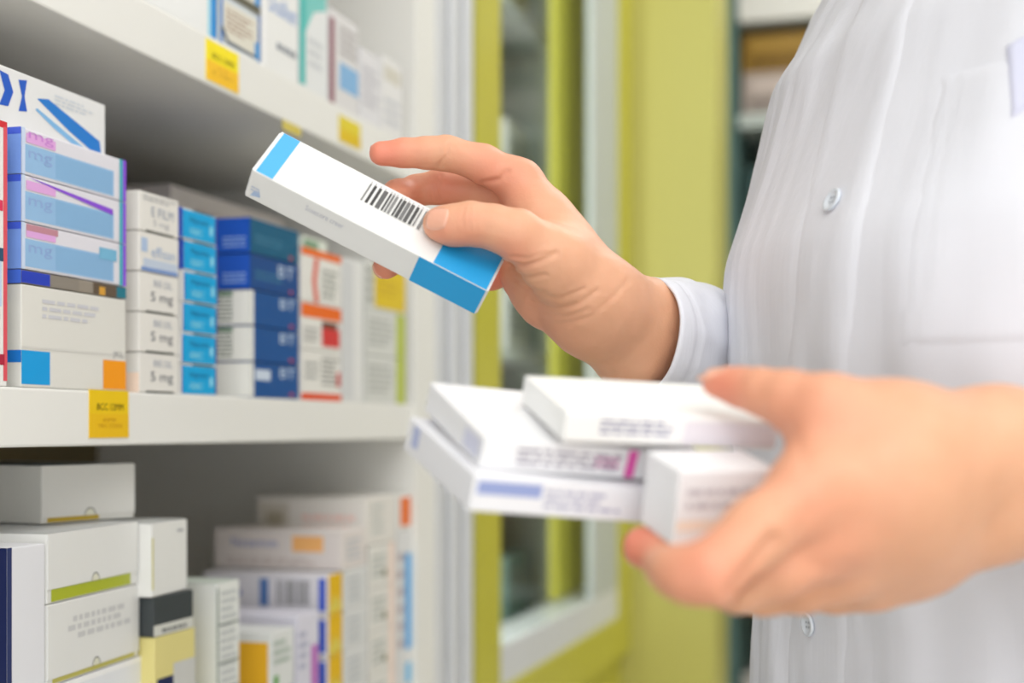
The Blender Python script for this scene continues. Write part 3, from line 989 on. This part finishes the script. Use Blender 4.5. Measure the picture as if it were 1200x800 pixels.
# ------------------------------------------------------------------ left (lower) hand
L_THUMB = [J(1050, 520, .527, 19.5), J(968, 481, .522, 13.2), J(925, 468, .53, 10.6), J(892, 459, .537, 8.6), J(866, 453, .544, 7.2), J(839, 449, .549, 5.6)]
L_INDEX = [J(948, 580, .502, 13.2), J(888, 620, .487, 11.4), J(832, 671, .478, 10.6), J(808, 673, .481, 9.4), J(790, 669, .486, 8.2), J(776, 661, .492, 7)]
L_MIDDLE = [J(962, 632, .510, 13), J(912, 664, .503, 11.2), J(866, 682, .505, 10.2), J(820, 670, .523, 9.2), J(782, 654, .536, 8.6), J(752, 640, .545, 7.6)]
L_RING = [J(988, 664, .528, 12), J(940, 684, .528, 10.6), J(895, 690, .535, 9.8), J(850, 676, .552, 9), J(815, 660, .565, 8.4), J(785, 648, .574, 7.4)]
L_PINKY = [J(1022, 678, .545, 11), J(980, 690, .552, 9.2), J(935, 690, .562, 8.4), J(895, 675, .572, 7.8), J(865, 662, .58, 7.4), J(845, 652, .586, 6.6)]
L_WU, L_WL = J(1165, 528, .545, 17.5), J(1160, 586, .55, 17.5)
L_FU, L_FL = J(1320, 528, .565, 19.5), J(1320, 588, .57, 20)
L_EL = np.append(np.array([.42, -.05, .60]), .042)


def sdf_left(P):
    palm = chain(P, [L_INDEX[0], J(1050, 560, .515, 15.5), L_WU], .012)
    for q in (
        [L_MIDDLE[0], J(1060, 600, .522, 15.5), L_WU],
        [L_RING[0], J(1075, 628, .535, 14.5), L_WL],
        [L_PINKY[0], J(1070, 648, .55, 14.5), L_WL],
        [L_THUMB[0], J(1100, 528, .535, 18), L_WU],
        [L_THUMB[0], J(1000, 545, .52, 14)],
        [J(1010, 600, .54, 14), J(1090, 580, .552, 15)],
        [J(968, 496, .528, 9), J(950, 560, .512, 10)],
        [L_WU, L_FU, L_EL], [L_WL, L_FL, L_EL], [L_WU, L_WL],
    ):
        palm = smin(palm, chain(P, q, .012), .014)
    out = None
    for f, k in ((L_INDEX, .008), (L_MIDDLE, .008), (L_RING, .008), (L_PINKY, .008), (L_THUMB, .012)):
        d = smin(palm, chain(P, f, .004), k)
        out = d if out is None else smin(out, d, .0015)
    return out


creases_l = [([(905, 632), (882, 662), (858, 692)], 1.7, 6), ([(952, 660), (975, 668), (995, 664)], .6, 8), ([(905, 650), (930, 625), (950, 600)], .35, 8),
             ([(925, 500), (935, 520), (945, 545)], .3, 6)]
reds_l = [((836, 455, .54), .016, .8), ((930, 490, .515), .03, .35), ((822, 664, .468), .022, .5), ((760, 636, .505), .02, .55), ((748, 640, .545), .02, 1.0), ((945, 585, .49), .025, .35), ((965, 635, .497), .025, .35), ((885, 470, .53), .02, .3)]

VR, QR, redR = build_arm(sdf_right, (-.085, .0, .69), (.135, .162, .875), .00115, creases_r, reds_r)
VL, QL, redL = build_arm(sdf_left, (.025, -.09, .45), (.30, .045, .62), .0014, creases_l, reds_l)

# ------------------------------------------------------------------ rest of the body
PHI = math.radians(19)
TC = np.array([.285, 0, .76])
FV = np.array([-math.cos(PHI), 0, -math.sin(PHI)])      # facing
LV = np.array([math.sin(PHI), 0, -math.cos(PHI)])       # the person's left
UP = np.array([0, 1., 0])
AX = np.stack([LV, UP, FV])


def bp(l, u, f):
    return TC + LV * l + FV * f + UP * u


SH_R, SH_L = bp(-.135, .215, -.02), bp(.165, .225, 0)


def q4(p, r):
    return np.append(p, r)


def sdf_body(P):
    d = ell(P, bp(0, .10, .0), AX, (.155, .17, .10))
    d = smin(d, ell(P, bp(0, -.06, .0), AX, (.14, .16, .095)), .08)
    d = smin(d, ell(P, bp(0, -.22, -.01), AX, (.165, .13, .11)), .08)
    d = smin(d, cone(P, SH_R, SH_L, .042, .042), .05)
    d = smin(d, cone(P, bp(0, .2, -.01), bp(0, .37, .01), .056, .052), .05)
    # head
    hd = ell(P, bp(0, .475, .02), AX, (.075, .105, .092))
    hd = smin(hd, ell(P, bp(0, .425, .055), AX, (.052, .055, .05)), .03)
    hd = smin(hd, cone(P, bp(0, .475, .112), bp(0, .448, .128), .008, .012), .012)
    hd = smin(hd, cone(P, bp(-.02, .415, .104), bp(.02, .415, .104), .006, .006), .008)
    for s in (-1, 1):
        hd = smin(hd, ell(P, bp(s * .076, .465, .0), AX, (.009, .032, .02)), .006)
        hd = np.maximum(hd, -ell(P, bp(s * .032, .478, .118), AX, (.017, .009, .014)))
        hd = np.minimum(hd, ell(P, bp(s * .032, .478, .094), AX, (.013, .011, .013)))
    d = smin(d, hd, .03)
    for s in (-1, 1):
        leg = cone(P, bp(s * .085, -.26, -.005), bp(s * .09, -.66, .005), .085, .052)
        leg = smin(leg, cone(P, bp(s * .09, -.66, .005), bp(s * .095, -1.05, -.02), .054, .036), .03)
        leg = smin(leg, cone(P, bp(s * .095, -1.075, -.03), bp(s * .11, -1.085, .13), .034, .024), .03)
        d = smin(d, leg, .04)
    d = smin(d, cone(P, SH_R, R_EL[:3], .04, .036), .02)
    d = smin(d, cone(P, R_EL[:3], (R_FU[:3] + R_FL[:3]) / 2, .04, .035), .02)
    d = smin(d, cone(P, SH_L, L_EL[:3], .046, .042), .03)
    d = smin(d, cone(P, L_EL[:3], (L_FU[:3] + L_FL[:3]) / 2, .042, .03), .02)
    return d


VB, QB = surface_nets(sdf_body, (-.02, -1.12, .50), (.56, .60, 1.12), .0085)
VB = laplace(VB, QB, 2, .5)

# skin
m_skin = bpy.data.materials.new('skin')
m_skin.use_nodes = True
nt = m_skin.node_tree
b = nt.nodes['Principled BSDF']
at = nt.nodes.new('ShaderNodeAttribute')
at.attribute_name = 'flush'
tc = nt.nodes.new('ShaderNodeTexCoord')
n1 = nt.nodes.new('ShaderNodeTexNoise')
n1.inputs['Scale'].default_value = 70
n1.inputs['Detail'].default_value = 5
nt.links.new(tc.outputs['Object'], n1.inputs['Vector'])
mx = nt.nodes.new('ShaderNodeMix')
mx.data_type = 'RGBA'
mx.inputs[6].default_value = s2l((216, 160, 126)) + (1,)
mx.inputs[7].default_value = s2l((229, 175, 141)) + (1,)
nt.links.new(n1.outputs['Fac'], mx.inputs[0])
mx2 = nt.nodes.new('ShaderNodeMix')
mx2.data_type = 'RGBA'
mx2.inputs[7].default_value = s2l((228, 134, 110)) + (1,)
nt.links.new(mx.outputs[2], mx2.inputs[6])
nt.links.new(at.outputs['Fac'], mx2.inputs[0])
nt.links.new(mx2.outputs[2], b.inputs['Base Color'])
b.inputs['Roughness'].default_value = .46
b.inputs['Specular IOR Level'].default_value = .4
b.inputs['Subsurface Weight'].default_value = .12
b.inputs['Subsurface Radius'].default_value = (1.0, .35, .2)
b.inputs['Subsurface Scale'].default_value = .004
vor = nt.nodes.new('ShaderNodeTexVoronoi')
vor.inputs['Scale'].default_value = 900
nt.links.new(tc.outputs['Object'], vor.inputs['Vector'])
bmp = nt.nodes.new('ShaderNodeBump')
bmp.inputs['Strength'].default_value = .12
bmp.inputs['Distance'].default_value = .0005
nt.links.new(vor.outputs['Distance'], bmp.inputs['Height'])
nt.links.new(bmp.outputs['Normal'], b.inputs['Normal'])

person = empty('person', c2w(bp(0, -1.12, 0)))
tag(person, 'person in a white buttoned coat holding medicine boxes, face outside the frame', 'person')
pin = person.location.copy()


def to_bm(V, Q, red=None):
    bm = bmesh.new()
    ly = bm.verts.layers.float.new('flush')
    vs = [bm.verts.new(p) for p in c2w_arr(V) - np.array(pin)[None]]
    if red is not None:
        for v, r in zip(vs, red):
            v[ly] = float(r)
    for q in Q.tolist():
        try:
            bm.faces.new([vs[i] for i in q])
        except ValueError:
            pass
    return bm


def cut(bm, p, nrm):
    """drop what lies on the side nrm points to"""
    bmesh.ops.bisect_plane(bm, geom=bm.verts[:] + bm.edges[:] + bm.faces[:], plane_co=p, plane_no=nrm, clear_outer=True, clear_inner=False)
    # keep the largest island
    seen, best = set(), []
    for v in bm.verts:
        if v in seen:
            continue
        st, comp = [v], []
        seen.add(v)
        while st:
            x = st.pop()
            comp.append(x)
            for e in x.link_edges:
                y = e.other_vert(x)
                if y not in seen:
                    seen.add(y)
                    st.append(y)
        if len(comp) > len(best):
            best = comp
    keep = set(best)
    bmesh.ops.delete(bm, geom=[v for v in bm.verts if v not in keep], context='VERTS')


def mid(a, b, t):
    return a * (1 - t) + b * t


pR0, pR1 = (R_CU[:3] + R_CL[:3]) / 2, (R_FU[:3] + R_FL[:3]) / 2
cR = c2w(mid(pR0, pR1, .62)) - pin
nR = (c2w(pR1) - c2w(pR0)).normalized()
pL0, pL1 = (L_WU[:3] + L_WL[:3]) / 2, (L_FU[:3] + L_FL[:3]) / 2
cL = c2w(mid(pL0, pL1, .95)) - pin
nL = (c2w(pL1) - c2w(pL0)).normalized()
bmR = to_bm(VR, QR, redR)
cut(bmR, cR, nR)
bmL = to_bm(VL, QL, redL)
cut(bmL, cL, nL)
bmB = to_bm(VB, QB)


def cut_local(bm, p, nrm, rad):
    """cut the arm stump of the coarse body: only geometry near p"""
    near = [f for f in bm.faces if (f.calc_center_median() - p).length < rad]
    g = set(near)
    for f in near:
        g.update(f.verts)
        g.update(f.edges)
    bmesh.ops.bisect_plane(bm, geom=list(g), plane_co=p, plane_no=nrm)
    dl = [v for v in bm.verts if (v.co - p).length < rad and (v.co - p).dot(nrm) < -1e-5]
    bmesh.ops.delete(bm, geom=dl, context='VERTS')


cut_local(bmB, cR, nR, .09)
cut_local(bmB, cL, nL, .085)
for bm in (bmR, bmL):
    me = bpy.data.meshes.new('tmp')
    bm.to_mesh(me)
    bmB.from_mesh(me)
    bpy.data.meshes.remove(me)
    bm.free()
for p in (cR, cL):
    es = [e for e in bmB.edges if len(e.link_faces) == 1 and (e.verts[0].co - p).length < .1]
    try:
        bmesh.ops.bridge_loops(bmB, edges=es)
    except Exception as ex:
        print('bridge', ex)
body = obj('body', bmB, m_skin, person, smooth=True)
print('body verts', len(body.data.vertices))

# nails
m_nail = mat('nail', (236, 176, 150), .25, var=.03, coat=.3)


def nail(fn, pts, nrm, L, Wd, back=.0):
    a, b_ = pts[-2][:3], pts[-1][:3]
    t = (b_ - a) / np.linalg.norm(b_ - a)
    nrm = np.asarray(nrm, float)
    nrm = nrm - t * (nrm @ t)
    nrm /= np.linalg.norm(nrm)
    s = np.cross(t, nrm)
    nu, nv = 15, 11
    P = []
    for i in range(nu):
        for j in range(nv):
            a_, c_ = -1 + 2 * i / (nu - 1), -1 + 2 * j / (nv - 1)
            # square -> rounded square
            x = a_ * math.sqrt(1 - c_ * c_ * .32)
            y = c_ * math.sqrt(1 - a_ * a_ * .32)
            P.append(b_ + t * (x * L / 2 + pts[-1][3] * .18 - back) + s * (y * Wd / 2) + nrm * .02)
    P = np.array(P)
    D = np.zeros(len(P))
    for _ in range(40):
        d = fn((P - nrm * D[:, None]).astype(np.float32))
        D += np.maximum(d, -.002) * .8
    dc = D[len(D) // 2]
    D = np.clip(D, dc - .003, dc + .0042)
    base = P - nrm * D[:, None]
    bm = bmesh.new()
    rows = []
    for off in (.00045, -.0012):
        vs = []
        for i in range(nu):
            for j in range(nv):
                edge = i in (0, nu - 1) or j in (0, nv - 1)
                o = off if off < 0 else (off if not edge else .0001)
                vs.append(bm.verts.new(c2w(base[i * nv + j] + nrm * o) - pin))
        rows.append(vs)
    for vs in rows:
        for i in range(nu - 1):
            for j in range(nv - 1):
                bm.faces.new((vs[i * nv + j], vs[(i + 1) * nv + j], vs[(i + 1) * nv + j + 1], vs[i * nv + j + 1]))
    ring = [(i, 0) for i in range(nu)] + [(nu - 1, j) for j in range(1, nv)] + [(i, nv - 1) for i in range(nu - 2, -1, -1)] + [(0, j) for j in range(nv - 2, 0, -1)]
    for (i, j), (i2, j2) in zip(ring, ring[1:] + ring[:1]):
        bm.faces.new((rows[0][i * nv + j], rows[0][i2 * nv + j2], rows[1][i2 * nv + j2], rows[1][i * nv + j]))
    return obj('fingernail', bm, m_nail, body, smooth=True)


nail(sdf_right, R_THUMB, (-.1, .18, -1), .0125, .0118, .0025)
nail(sdf_right, R_INDEX, (0, .5, 1), .010, .0095)
nail(sdf_right, R_MIDDLE, (0, .3, 1), .010, .0095)
nail(sdf_right, R_RING, (0, .1, 1), .010, .0095)
nail(sdf_right, R_PINKY, (0, 0, 1), .009, .008)
nail(sdf_left, L_THUMB, (0, 1, .1), .012, .0105)
nail(sdf_left, L_INDEX, (-.2, -1, .2), .010, .0095)
nail(sdf_left, L_MIDDLE, (-.2, -1, .2), .010, .0095)
nail(sdf_left, L_RING, (-.2, -1, .2), .010, .009)
nail(sdf_left, L_PINKY, (-.2, -1, .2), .009, .008)

# ------------------------------------------------------------------ coat
m_coat = mat('white_cotton', (229, 230, 237), .75, var=.015, scale=30, bump=.25, bscale=900, spec=.2)
nt = m_coat.node_tree
mp = nt.nodes.new('ShaderNodeMapping')
mp.inputs['Scale'].default_value = (1, 1, .035)
nt.links.new(nt.nodes['Texture Coordinate'].outputs['Object'], mp.inputs['Vector'])
for n_ in nt.nodes:
    if n_.type == 'TEX_NOISE' and n_.inputs['Scale'].default_value > 500:
        n_.inputs['Scale'].default_value = 420
        nt.links.new(mp.outputs[0], n_.inputs['Vector'])
    if n_.type == 'BUMP':
        n_.inputs['Strength'].default_value = .2
m_thread = mat('white_thread', (222, 222, 228), .8)
m_btn = mat('pearl_button', (222, 228, 236), .2, coat=.4)


def tgt(tab, y):
    ys = [t[0] for t in tab]
    xs = [t[1] for t in tab]
    return float(np.interp(y, ys, xs))


CONT = [(-120, 1035), (-60, 1005), (0, 968), (45, 944), (90, 921), (112, 906), (180, 892), (230, 878), (280, 861), (310, 850), (350, 846), (430, 848), (520, 860), (600, 872), (700, 884), (800, 880), (1000, 874)]
NA = 260
TH = np.linspace(-PI, PI, NA, endpoint=False)      # 0 = straight ahead of the person, + = towards their left


def ring(H, a, bf, bbk, disp=0.0):
    """one horizontal section of the coat, in the lens frame"""
    ct, st = np.cos(TH), np.sin(TH)
    fr = np.where(ct > 0, bf, bbk) * np.sign(ct) * np.abs(ct) ** .92
    lat = a * np.sign(st) * np.abs(st) ** .86
    p = TC[None] + LV[None] * (lat + disp * st)[:, None] + FV[None] * (fr + disp * ct)[:, None]
    p[:, 1] = H
    return p


def a_of(H):
    return float(np.interp(H, [-.6, -.3, -.12, .0, .12, .2, .25, .29, .33], [.25, .215, .19, .182, .186, .186, .175, .125, .075]))


def bk_of(H):
    return float(np.interp(H, [-.6, -.3, -.1, .1, .22, .29, .33], [.19, .165, .125, .135, .12, .095, .075]))


HS = np.concatenate([np.linspace(-.62, -.17, 36), np.linspace(-.165, .285, 150), np.linspace(.29, .335, 8)])
RG = []
BF = []
for H in HS:
    a, bk = a_of(H), bk_of(H)
    lo_, hi_ = .03, .30
    for _ in range(26):
        mdl = (lo_ + hi_) / 2
        p = ring(H, a, mdl, bk)
        px = 600 + FPX * p[:, 0] / p[:, 2]
        i = int(np.argmin(px))
        y = HOR - FPX * H / p[i, 2]
        if px[i] > tgt(CONT, y):
            lo_ = mdl
        else:
            hi_ = mdl
    BF.append(mdl)
BF = np.array(BF)
ker = np.ones(5) / 5
BF = np.convolve(np.pad(BF, 2, mode='edge'), ker, 'valid')
if True:
    sel = HS > .285
    BF[sel] = np.interp(HS[sel], [.285, .335], [BF[~sel][-1], .075])
    sel = HS < -.17
    BF[sel] = np.interp(HS[sel], [-.62, -.17], [.22, BF[~sel][0]])
GRID = np.zeros((len(HS), NA, 3))
for r, H in enumerate(HS):
    dsp = np.zeros(NA)
    for i, th in enumerate(TH):
        v = 0.0
        # long vertical folds over the chest, finer towards the person's right side
        fine = math.exp(-((th + .35) / .55) ** 2)
        warp = th + .5 * (H - .05) + .04 * noise.noise((H * 9, th * 2, 3))
        v += .0013 * fine * noise.noise((warp * 26, H * 3.0, 1.3))
        v += .0010 * fine * noise.noise((warp * 52, H * 6.0, 7.3))
        v += .0026 * noise.noise((warp * 7, H * 3.2, 4.1))
        v += .0035 * noise.noise((th * 3 + H * 9, H * 7 - th * 4, 9.7))
        dsp[i] = v
    GRID[r] = ring(H, a_of(H), BF[r], bk_of(H), dsp)


def grid_at(h, th, out=0.0):
    """point and outward normal on the coat at height h and angle th"""
    r = np.interp(h, HS, np.arange(len(HS)))
    c = (th + PI) / (2 * PI) * NA
    r0 = min(int(r), len(HS) - 2)
    c0 = int(math.floor(c))
    fr_, fc = r - r0, c - c0
    g = lambda i, j: GRID[i, j % NA]
    p = (g(r0, c0) * (1 - fc) + g(r0, c0 + 1) * fc) * (1 - fr_) + (g(r0 + 1, c0) * (1 - fc) + g(r0 + 1, c0 + 1) * fc) * fr_
    tu = g(r0, c0 + 3) - g(r0, c0 - 3)
    tv = g(min(r0 + 3, len(HS) - 1), c0) - g(max(r0 - 3, 0), c0)
    nn = np.cross(tu, tv)
    nn /= np.linalg.norm(nn) + 1e-9
    ctr = TC.copy()
    ctr[1] = p[1]
    if nn @ (p - ctr) < 0:
        nn = -nn
    return p + nn * out, nn


coat = None
bm = bmesh.new()
vs = [[bm.verts.new(c2w(GRID[r, i]) - pin) for i in range(NA)] for r in range(len(HS))]
for r in range(len(HS) - 1):
    for i in range(NA):
        bm.faces.new((vs[r][i], vs[r][(i + 1) % NA], vs[r + 1][(i + 1) % NA], vs[r + 1][i]))
coat = obj('coat', bm, m_coat, person, smooth=True)
sol = coat.modifiers.new('cloth', 'SOLIDIFY')
sol.thickness = .0012
sol.offset = -1


def th_for(H, xt):
    """angle on the near side of the coat whose photo column is xt"""
    r = int(np.argmin(np.abs(HS - H)))
    p = GRID[r]
    px = 600 + FPX * p[:, 0] / p[:, 2]
    i = int(np.argmin(px))
    k = i
    while k < i + 120 and px[k % NA] < xt:
        k += 1
    return -PI + 2 * PI * (k % NA) / NA


PLK = [(-60, 1052), (0, 1035), (100, 1012), (235, 980), (330, 964), (430, 956), (735, 947), (800, 948), (1000, 950)]
hp = np.linspace(-.28, .27, 90)
tp = []
for H in hp:
    y = HOR - FPX * H / .70
    tp.append(th_for(H, tgt(PLK, y)))
tp = np.convolve(np.pad(tp, 4, mode='edge'), np.ones(9) / 9, 'valid')


def strip(name, cols, m, parent, thick):
    """cols: list over height of lists of (H, th, out)"""
    bm = bmesh.new()
    vs = [[bm.verts.new(c2w(grid_at(*q)[0]) - pin) for q in row] for row in cols]
    for r in range(len(vs) - 1):
        for i in range(len(vs[0]) - 1):
            bm.faces.new((vs[r][i], vs[r][i + 1], vs[r + 1][i + 1], vs[r + 1][i]))
    o = obj(name, bm, m, parent, smooth=True)
    return o


cols = []
for H, t in zip(hp, tp):
    wth = .118
    row = []
    for k in range(15):
        q = -1 + 2 * k / 14
        out = .0014 - .0016 * (abs(q) ** 10) - .0006 * math.exp(-((abs(q) - .78) / .07) ** 2)
        row.append((H, t + q * wth, out))
    cols.append(row)
plk = strip('placket', cols, m_coat, coat, .001)


def button(H, t):
    p, nn = grid_at(H, t, .0016)
    n = (c2w(p + nn) - c2w(p)).normalized()
    ref = Vector((0, 0, 1))
    x = ref.cross(n).normalized()
    y = n.cross(x)
    M = Matrix((x.to_4d(), y.to_4d(), n.to_4d(), (0, 0, 0, 1))).transposed()
    for i in range(3):
        M[3][i] = 0
    pp = c2w(p) - pin
    M[0][3], M[1][3], M[2][3] = pp
    bm = bmesh.new()
    prof = [(0, .0009), (.0034, .0009), (.0040, .0012), (.0052, .0019), (.0060, .0017), (.0062, .0008), (.0056, 0), (0, 0)]
    nn_ = 28
    rows = []
    for r, z in prof:
        rows.append([bm.verts.new((max(r, 1e-5) * math.cos(2 * PI * i / nn_), max(r, 1e-5) * math.sin(2 * PI * i / nn_), z)) for i in range(nn_)])
    for a, b2 in zip(rows[:-1], rows[1:]):
        for i in range(nn_):
            bm.faces.new((a[i], a[(i + 1) % nn_], b2[(i + 1) % nn_], b2[i]))
    for q in range(4):
        an = PI / 4 + q * PI / 2
        c = Vector((.0017 * math.cos(an), .0017 * math.sin(an), .00096))
        f = bm.faces.new([bm.verts.new(c + Vector((.00065 * math.cos(s), .00065 * math.sin(s), 0))) for s in np.linspace(0, 2 * PI, 10, endpoint=False)])
        f.material_index = 1
    o = obj('button', bm, [m_btn, mat('button_hole', (120, 130, 146), .6)], coat, smooth=True)
    o.matrix_local = M
    return o


zpl = .70
for yb_ in (236, 480, 732):
    zpl = .72
    for _ in range(4):
        H = (HOR - yb_) / FPX * zpl
        t = float(np.interp(H, hp, tp))
        zpl = grid_at(H, t)[0][2]
    button(H, t - .01)

# chest pocket on the person's left breast
PKT = [(90, 1098), (170, 1084), (290, 1062), (400, 1048)]
hpk = np.linspace(.035, .16, 40)
cols = []
for r, H in enumerate(hpk):
    y = HOR - FPX * H / .64
    t0 = th_for(H, tgt(PKT, y))
    if r:
        t0 = .6 * t0 + .4 * tprev
    tprev = t0
    row = []
    for k in range(26):
        q = k / 25
        out = .0007
        if k in (0, 25) or r in (0, 39):
            out = -.0004
        if k in (2, 23):
            out -= .0006
        if r > 31:
            out += .0004
        row.append((H, t0 + q * .52, out))
    cols.append(row)
strip('pocket', cols, m_coat, coat, .001)
# pale lavender patch laid over the top of the pocket
cols = []
for r in range(20):
    a = r / 19
    row = []
    for k in range(22):
        q = k / 21
        H = .132 + .034 * a + .004 * math.sin(q * 5)
        lean = .07 * (1 - a) * (1 - q)
        edge = k in (0, 21) or r in (0, 19)
        row.append((H, th_for(.15, 1150) + .03 + lean + .26 * q , .0006 if edge else .0023))
    cols.append(row)
strip('lavender_patch', cols, mat('pale_lavender', (216, 218, 238), .8), coat, .001)['label'] = 'pale lavender patch on the chest'


# ------------------------------------------------------------------ sleeves
def sleeve(name, axis, seamd, seed, na=72, nl=110, rim_n=None):
    """axis: (x,y,z,r) rows from cuff to shoulder"""
    pts = np.array(axis)
    seg = np.r_[0, np.cumsum(np.linalg.norm(np.diff(pts[:, :3], axis=0), axis=1))]
    # catmull style smoothing by dense resample + box filter
    s = np.linspace(0, seg[-1], nl)
    A = np.stack([np.interp(s, seg, pts[:, k]) for k in range(4)], 1)
    for _ in range(8):
        A[1:-1] = .25 * A[:-2] + .5 * A[1:-1] + .25 * A[2:]
    T = np.gradient(A[:, :3], axis=0)
    T /= np.linalg.norm(T, axis=1, keepdims=True)
    if rim_n is not None:
        rn = np.asarray(rim_n, float)
        rn /= np.linalg.norm(rn)
        for i in range(14):
            f = 1 - i / 14
            T[i] = T[i] * (1 - f) + rn * f
            T[i] /= np.linalg.norm(T[i])
    u = np.cross(T[0], UP)
    u /= np.linalg.norm(u)
    bm = bmesh.new()
    rows = []
    for i in range(nl):
        u = u - T[i] * (u @ T[i])
        u /= np.linalg.norm(u)
        v = np.cross(T[i], u)
        row = []
        for j in range(na):
            an = 2 * PI * j / na
            rr = A[i, 3]
            fall = min(1, s[i] / .03)
            rr += fall * .0035 * noise.noise((math.cos(an) * 1.6 + seed, math.sin(an) * 1.6, s[i] * 28))
            rr += fall * .0018 * noise.noise((math.cos(an) * 3 + seed, math.sin(an) * 3, s[i] * 70))
            rr += (1 - fall) * .0012 * noise.noise((math.cos(an) * 2 + seed, math.sin(an) * 2, 5.5))
            if abs(s[i] - seamd) < .0016:
                rr -= .0016
            row.append(bm.verts.new(c2w(A[i, :3] + (u * math.cos(an) + v * math.sin(an)) * rr) - pin))
        rows.append(row)
    for a, b2 in zip(rows[:-1], rows[1:]):
        for j in range(na):
            bm.faces.new((a[j], a[(j + 1) % na], b2[(j + 1) % na], b2[j]))
    o = obj(name, bm, m_coat, coat, smooth=True)
    sm = o.modifiers.new('cloth', 'SOLIDIFY')
    sm.thickness = .0014
    sm.offset = 1
    return o


sleeve('sleeve', [J(752, 397, .772, 33), J(790, 403, .812, 36), J(862, 428, .895, 42), J(930, 455, .96, 48), R_EL * np.array([1, 1, 1, 0]) + np.array([0, 0, 0, .05]),
                  q4(mid(R_EL[:3], SH_R, .3), .054), q4(mid(R_EL[:3], SH_R, .8), .058), q4(SH_R + UP * .01, .06), q4(SH_R + LV * .05 + UP * .015, .056)], .012, 2.0, nl=220, rim_n=(.84, -.16, .5))
sleeve('sleeve', [q4(mid(pL0, pL1, .88), .042), q4(mid(pL1, L_EL[:3], .25), .044), q4(mid(pL1, L_EL[:3], .6), .048), q4(L_EL[:3], .053), q4(mid(L_EL[:3], SH_L, .3), .055), q4(mid(L_EL[:3], SH_L, .7), .062), q4(mid(L_EL[:3], SH_L, .95), .066), q4(bp(.14, .232, 0), .066), q4(bp(.1, .238, 0), .064), q4(bp(.03, .24, 0), .052)], .012, 5.0, nl=160)


# trousers, shoes, hair: outside the frame but real
def sdf_trousers(P):
    d = ell(P, bp(0, -.26, -.01), AX, (.178, .14, .125))
    for s in (-1, 1):
        leg = cone(P, bp(s * .085, -.27, -.005), bp(s * .09, -.66, .005), .098, .07)
        leg = smin(leg, cone(P, bp(s * .09, -.66, .005), bp(s * .095, -1.03, -.02), .07, .06), .03)
        d = smin(d, leg, .03)
    return d


def sdf_shoe(s):
    def f(P):
        d = cone(P, bp(s * .095, -1.075, -.045), bp(s * .112, -1.085, .15), .043, .034)
        d = np.maximum(d, -(P[:, 1] + 1.1195))
        return smin(d, cone(P, bp(s * .095, -1.05, -.03), bp(s * .095, -1.02, -.025), .042, .045), .02)
    return f


def sdf_hair(P):
    d = ell(P, bp(0, .49, .005), AX, (.086, .108, .1))
    d = smin(d, ell(P, bp(0, .44, -.07), AX, (.07, .1, .05)), .04)
    return np.maximum(d, -ell(P, bp(0, .43, .1), AX, (.075, .1, .075)))


def sdf_obj(name, fn, lo, hi, h, m):
    V, Q = surface_nets(fn, lo, hi, h)
    V = laplace(V, Q, 2, .5)
    bm = to_bm(V, Q)
    return obj(name, bm, m, person, smooth=True)


sdf_obj('trousers', sdf_trousers, (.02, -1.12, .5), (.56, -.1, 1.1), .011, mat('grey_trousers', (92, 96, 108), .8))
for s in (-1, 1):
    sdf_obj('shoe', sdf_shoe(s), (.0, -1.125, .5), (.56, -.95, 1.1), .008, mat('white_shoe', (220, 220, 220), .5))
sdf_obj('hair', sdf_hair, (.1, .28, .6), (.5, .64, 1.0), .007, mat('brown_hair', (62, 42, 30), .5, var=.3, scale=200))

# ================================================================== LIGHT, CAMERA


def area(name, loc, size, power, rgb=(1, .992, .98), rot=(0, 0, 0)):
    l = bpy.data.lights.new(name, 'AREA')
    l.shape = 'RECTANGLE'
    l.size, l.size_y = size
    l.energy = power
    l.color = rgb
    o = bpy.data.objects.new(name, l)
    C.objects.link(o)
    o.location = loc
    o.rotation_euler = rot
    return o


area('ceiling_lamp', (.35, .5, RZ1 - .03), (1.5, 1.6), 13)
area('ceiling_lamp', (1.5, .3, RZ1 - .03), (.8, 1.8), 20)
area('ceiling_lamp', (.45, 2.2, RZ1 - .03), (1.0, 1.2), 28)
area('ceiling_lamp', (.6, -1.0, RZ1 - .03), (1.6, 1.0), 36)
area('cabinet_fill', (XF - .06, yA + .07, 1.35), (.03, 1.6), 6, rot=(PI / 2, 0, math.radians(20)))  # added fill strip that brightens the cabinet interior, no real fixture
area('ceiling_lamp', (.5, 3.4, RZ1 - .03), (1.0, .6), 10)

w = bpy.data.worlds.new('World')
bpy.context.scene.world = w
w.use_nodes = True
w.node_tree.nodes['Background'].inputs[0].default_value = (.96, .98, 1.0, 1)
w.node_tree.nodes['Background'].inputs[1].default_value = 2.7

cam = bpy.data.cameras.new('camera')
co = bpy.data.objects.new('camera', cam)
C.objects.link(co)
co.location = (0, 0, CAMZ)
co.rotation_euler = (PI / 2, 0, YAW)
cam.sensor_width = 36
cam.lens = FPX / 1200 * 36
cam.shift_y = (HOR - 400) / 1200
cam.clip_start = .02
cam.dof.use_dof = True
cam.dof.focus_distance = .775
cam.dof.aperture_fstop = 4.1
cam.dof.aperture_blades = 0
sc_ = bpy.context.scene
sc_.camera = co
sc_.view_settings.view_transform = 'Standard'
sc_.view_settings.look = 'None'
sc_.view_settings.gamma = 1
sc_.view_settings.exposure = -0.7
sc_.view_settings.use_curve_mapping = False
